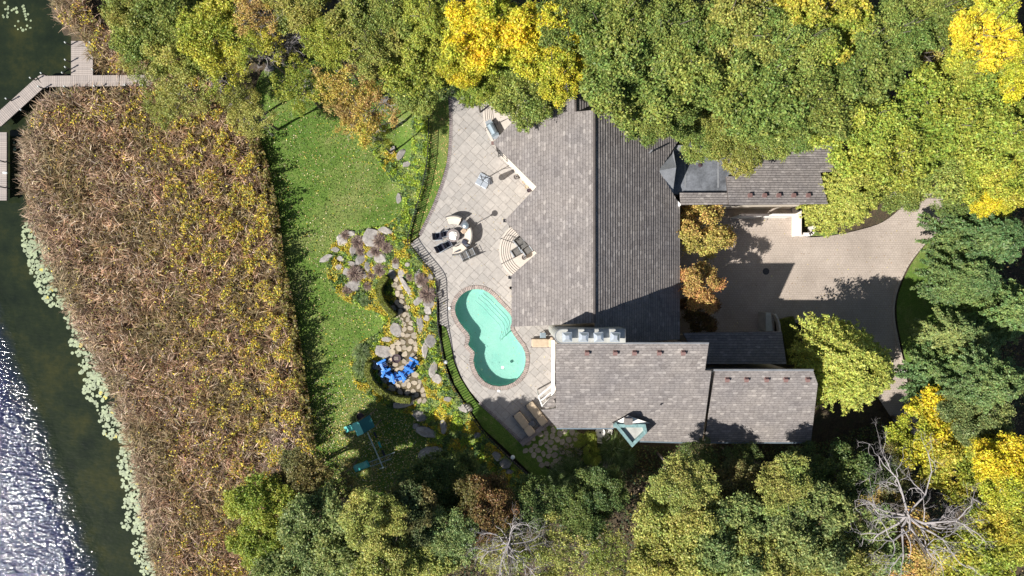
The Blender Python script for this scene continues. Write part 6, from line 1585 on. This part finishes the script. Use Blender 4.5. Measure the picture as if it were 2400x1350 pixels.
# lamps
for px, py, lb, z, r in ((1046, 847, 'round opal lamp on the lawn strip inside the fence', .5, .15), (1202, 1064, 'round opal lamp beside the lower fence', .9, .16), (1156, 1118, 'round pale lamp in the dark planting below the patio', .6, .14)):
    t = thing('garden_lamp', lb, 'garden lamp', G(px, py, .0), 0, 'round garden lamps'); B().tube([(0, 0, 0), (0, 0, z)], .025, 6).build('stem', MT['iron'], t); B().lathe((0, 0, z), [(.05, 0), (r, .08), (r, .16), (.05, .24)], 18).build('shade', MT['lamp'], t)
o = B().bev((0, 0, 0), (.16, .22, .12), .03).build('wall_lantern', MT['iron']); o.location = W(1873, 490, 1.05); tag(o, 'small dark lantern on top of the white garden wall', 'lantern')

# ------------------------------------------------------------------ play set
zg = -1.6
pc_ = W(854, 1001, 0); A0 = R_(25)
ps = thing('play_set', 'green play set with canopy tower, slide, swing beam and ladder on the lawn', 'play set', (pc_.x, pc_.y, zg), A0)
def PX(px, py, h):          # photograph point at height h above the lawn, in play set space
    v = W(px, py, zg + h) - Vector((pc_.x, pc_.y, zg)); c_, s_ = math.cos(-A0), math.sin(-A0)
    return Vector((v.x * c_ - v.y * s_, v.x * s_ + v.y * c_, h))
ra, rb, rc, rd = PX(840, 988, 3.1), PX(866, 972, 2.9), PX(879, 1000, 2.9), PX(853, 1016, 3.1)
re_, rf = PX(826, 992, 2.5), PX(838, 1023, 2.5)
def slab(q, th, name, mat):
    b = B(); b.add(q + [p - Vector((0, 0, th)) for p in q], [(0, 1, 2, 3), (7, 6, 5, 4), (0, 4, 5, 1), (1, 5, 6, 2), (2, 6, 7, 3), (3, 7, 4, 0)]); o = b.build(name, MT[mat], ps); fixn(o); return o
slab([ra, rb, rc, rd], .03, 'canopy', 'tarp'); slab([re_, ra, rd, rf], .03, 'canopy', 'tarpl')
for p in (ra, rb, rc, rd): B().tube([p, Vector((p.x * .9, p.y * .9, 0))], .05, 4).build('post', MT['bark'], ps)
slab([PX(840, 992, 1.4), PX(864, 976, 1.4), PX(876, 1000, 1.4), PX(852, 1014, 1.4)], .06, 'platform', 'wood')
# slide
def slide(name, a, bq, mat, wd=.42, h0=1.4, h1=.15):
    n = 10; vs = []; P0, P1 = a, bq; d_ = (P1 - P0); d_.z = 0; L = d_.length; d_.normalize(); s = Vector((-d_.y, d_.x, 0))
    for i in range(n + 1):
        t = i / n; z = h1 + (h0 - h1) * (1 - sstep(t * 1.02)) ; c = P0 + d_ * L * t
        for u, dz in ((-.5, .14), (-.46, .0), (0, -.03), (.46, 0), (.5, .14)): vs.append(Vector((c.x, c.y, z)) + s * u * wd + Vector((0, 0, dz)))
    fs = [(i * 5 + j, i * 5 + j + 1, (i + 1) * 5 + j + 1, (i + 1) * 5 + j) for i in range(n) for j in range(4)]
    o = B().add(vs, fs).build(name, MT[mat], ps); return o
slide('slide', PX(836, 998, 1.4), PX(808, 1008, .2), 'tarpl', .5)
slide('lower_slide', PX(864, 1085, 1.1), PX(829, 1100, .2), 'teal', .55, 1.1)
beam = B(); beam.tube([PX(861, 1013, 2.3), PX(898, 1096, 2.3)], .05, 6); beam.build('swing_beam', MT['galv'], ps)
B().tube([PX(898, 1096, 2.3), PX(905, 1094, 0)], .04, 6).build('beam_leg', MT['galv'], ps); B().tube([PX(898, 1096, 2.3), PX(889, 1099, 0)], .04, 6).build('beam_leg', MT['galv'], ps)
for (a, c_) in (((861, 1085), (925, 1060)), ((867, 1094), (917, 1075))): B().tube([PX(*a, .5), PX(*c_, .25)], .03, 5).build('ladder_rail', MT['galv'], ps)
for k in range(7): t = k / 6; a = PX(861, 1085, .5).lerp(PX(925, 1060, .25), t); c_ = PX(867, 1094, .5).lerp(PX(917, 1075, .25), t); B().tube([a, c_], .02, 5).build('rung', MT['wood'], ps)
for k, t in enumerate((.22, .5, .74)):
    p = PX(861, 1013, 2.25).lerp(PX(898, 1096, 2.25), t); dr = (PX(898, 1096, 2.3) - PX(861, 1013, 2.3)).normalized()
    sw_ = B()
    for s in (-.22, .22): q = p + dr * s; sw_.tube([q, (q.x, q.y, .5)], .01, 4)
    c = p.copy(); c.z = .48; sw_.box(c, (.16, .5, .04), math.atan2(dr.y, dr.x) - math.pi / 2); sw_.build('swing', MT['teal' if k == 1 else 'navy'], ps)
w_ = B(); 
for k in range(20): pass
o = B().lathe((0, 0, 0), [(.26, 0), (.3, .1), (.3, .16), (.26, .16), (.24, .05)], 20).build('tyre_planter', MT['rust']); o.location = G(845, 975, .3); tag(o, 'round pale rimmed tub beside the play set canopy', 'tub')
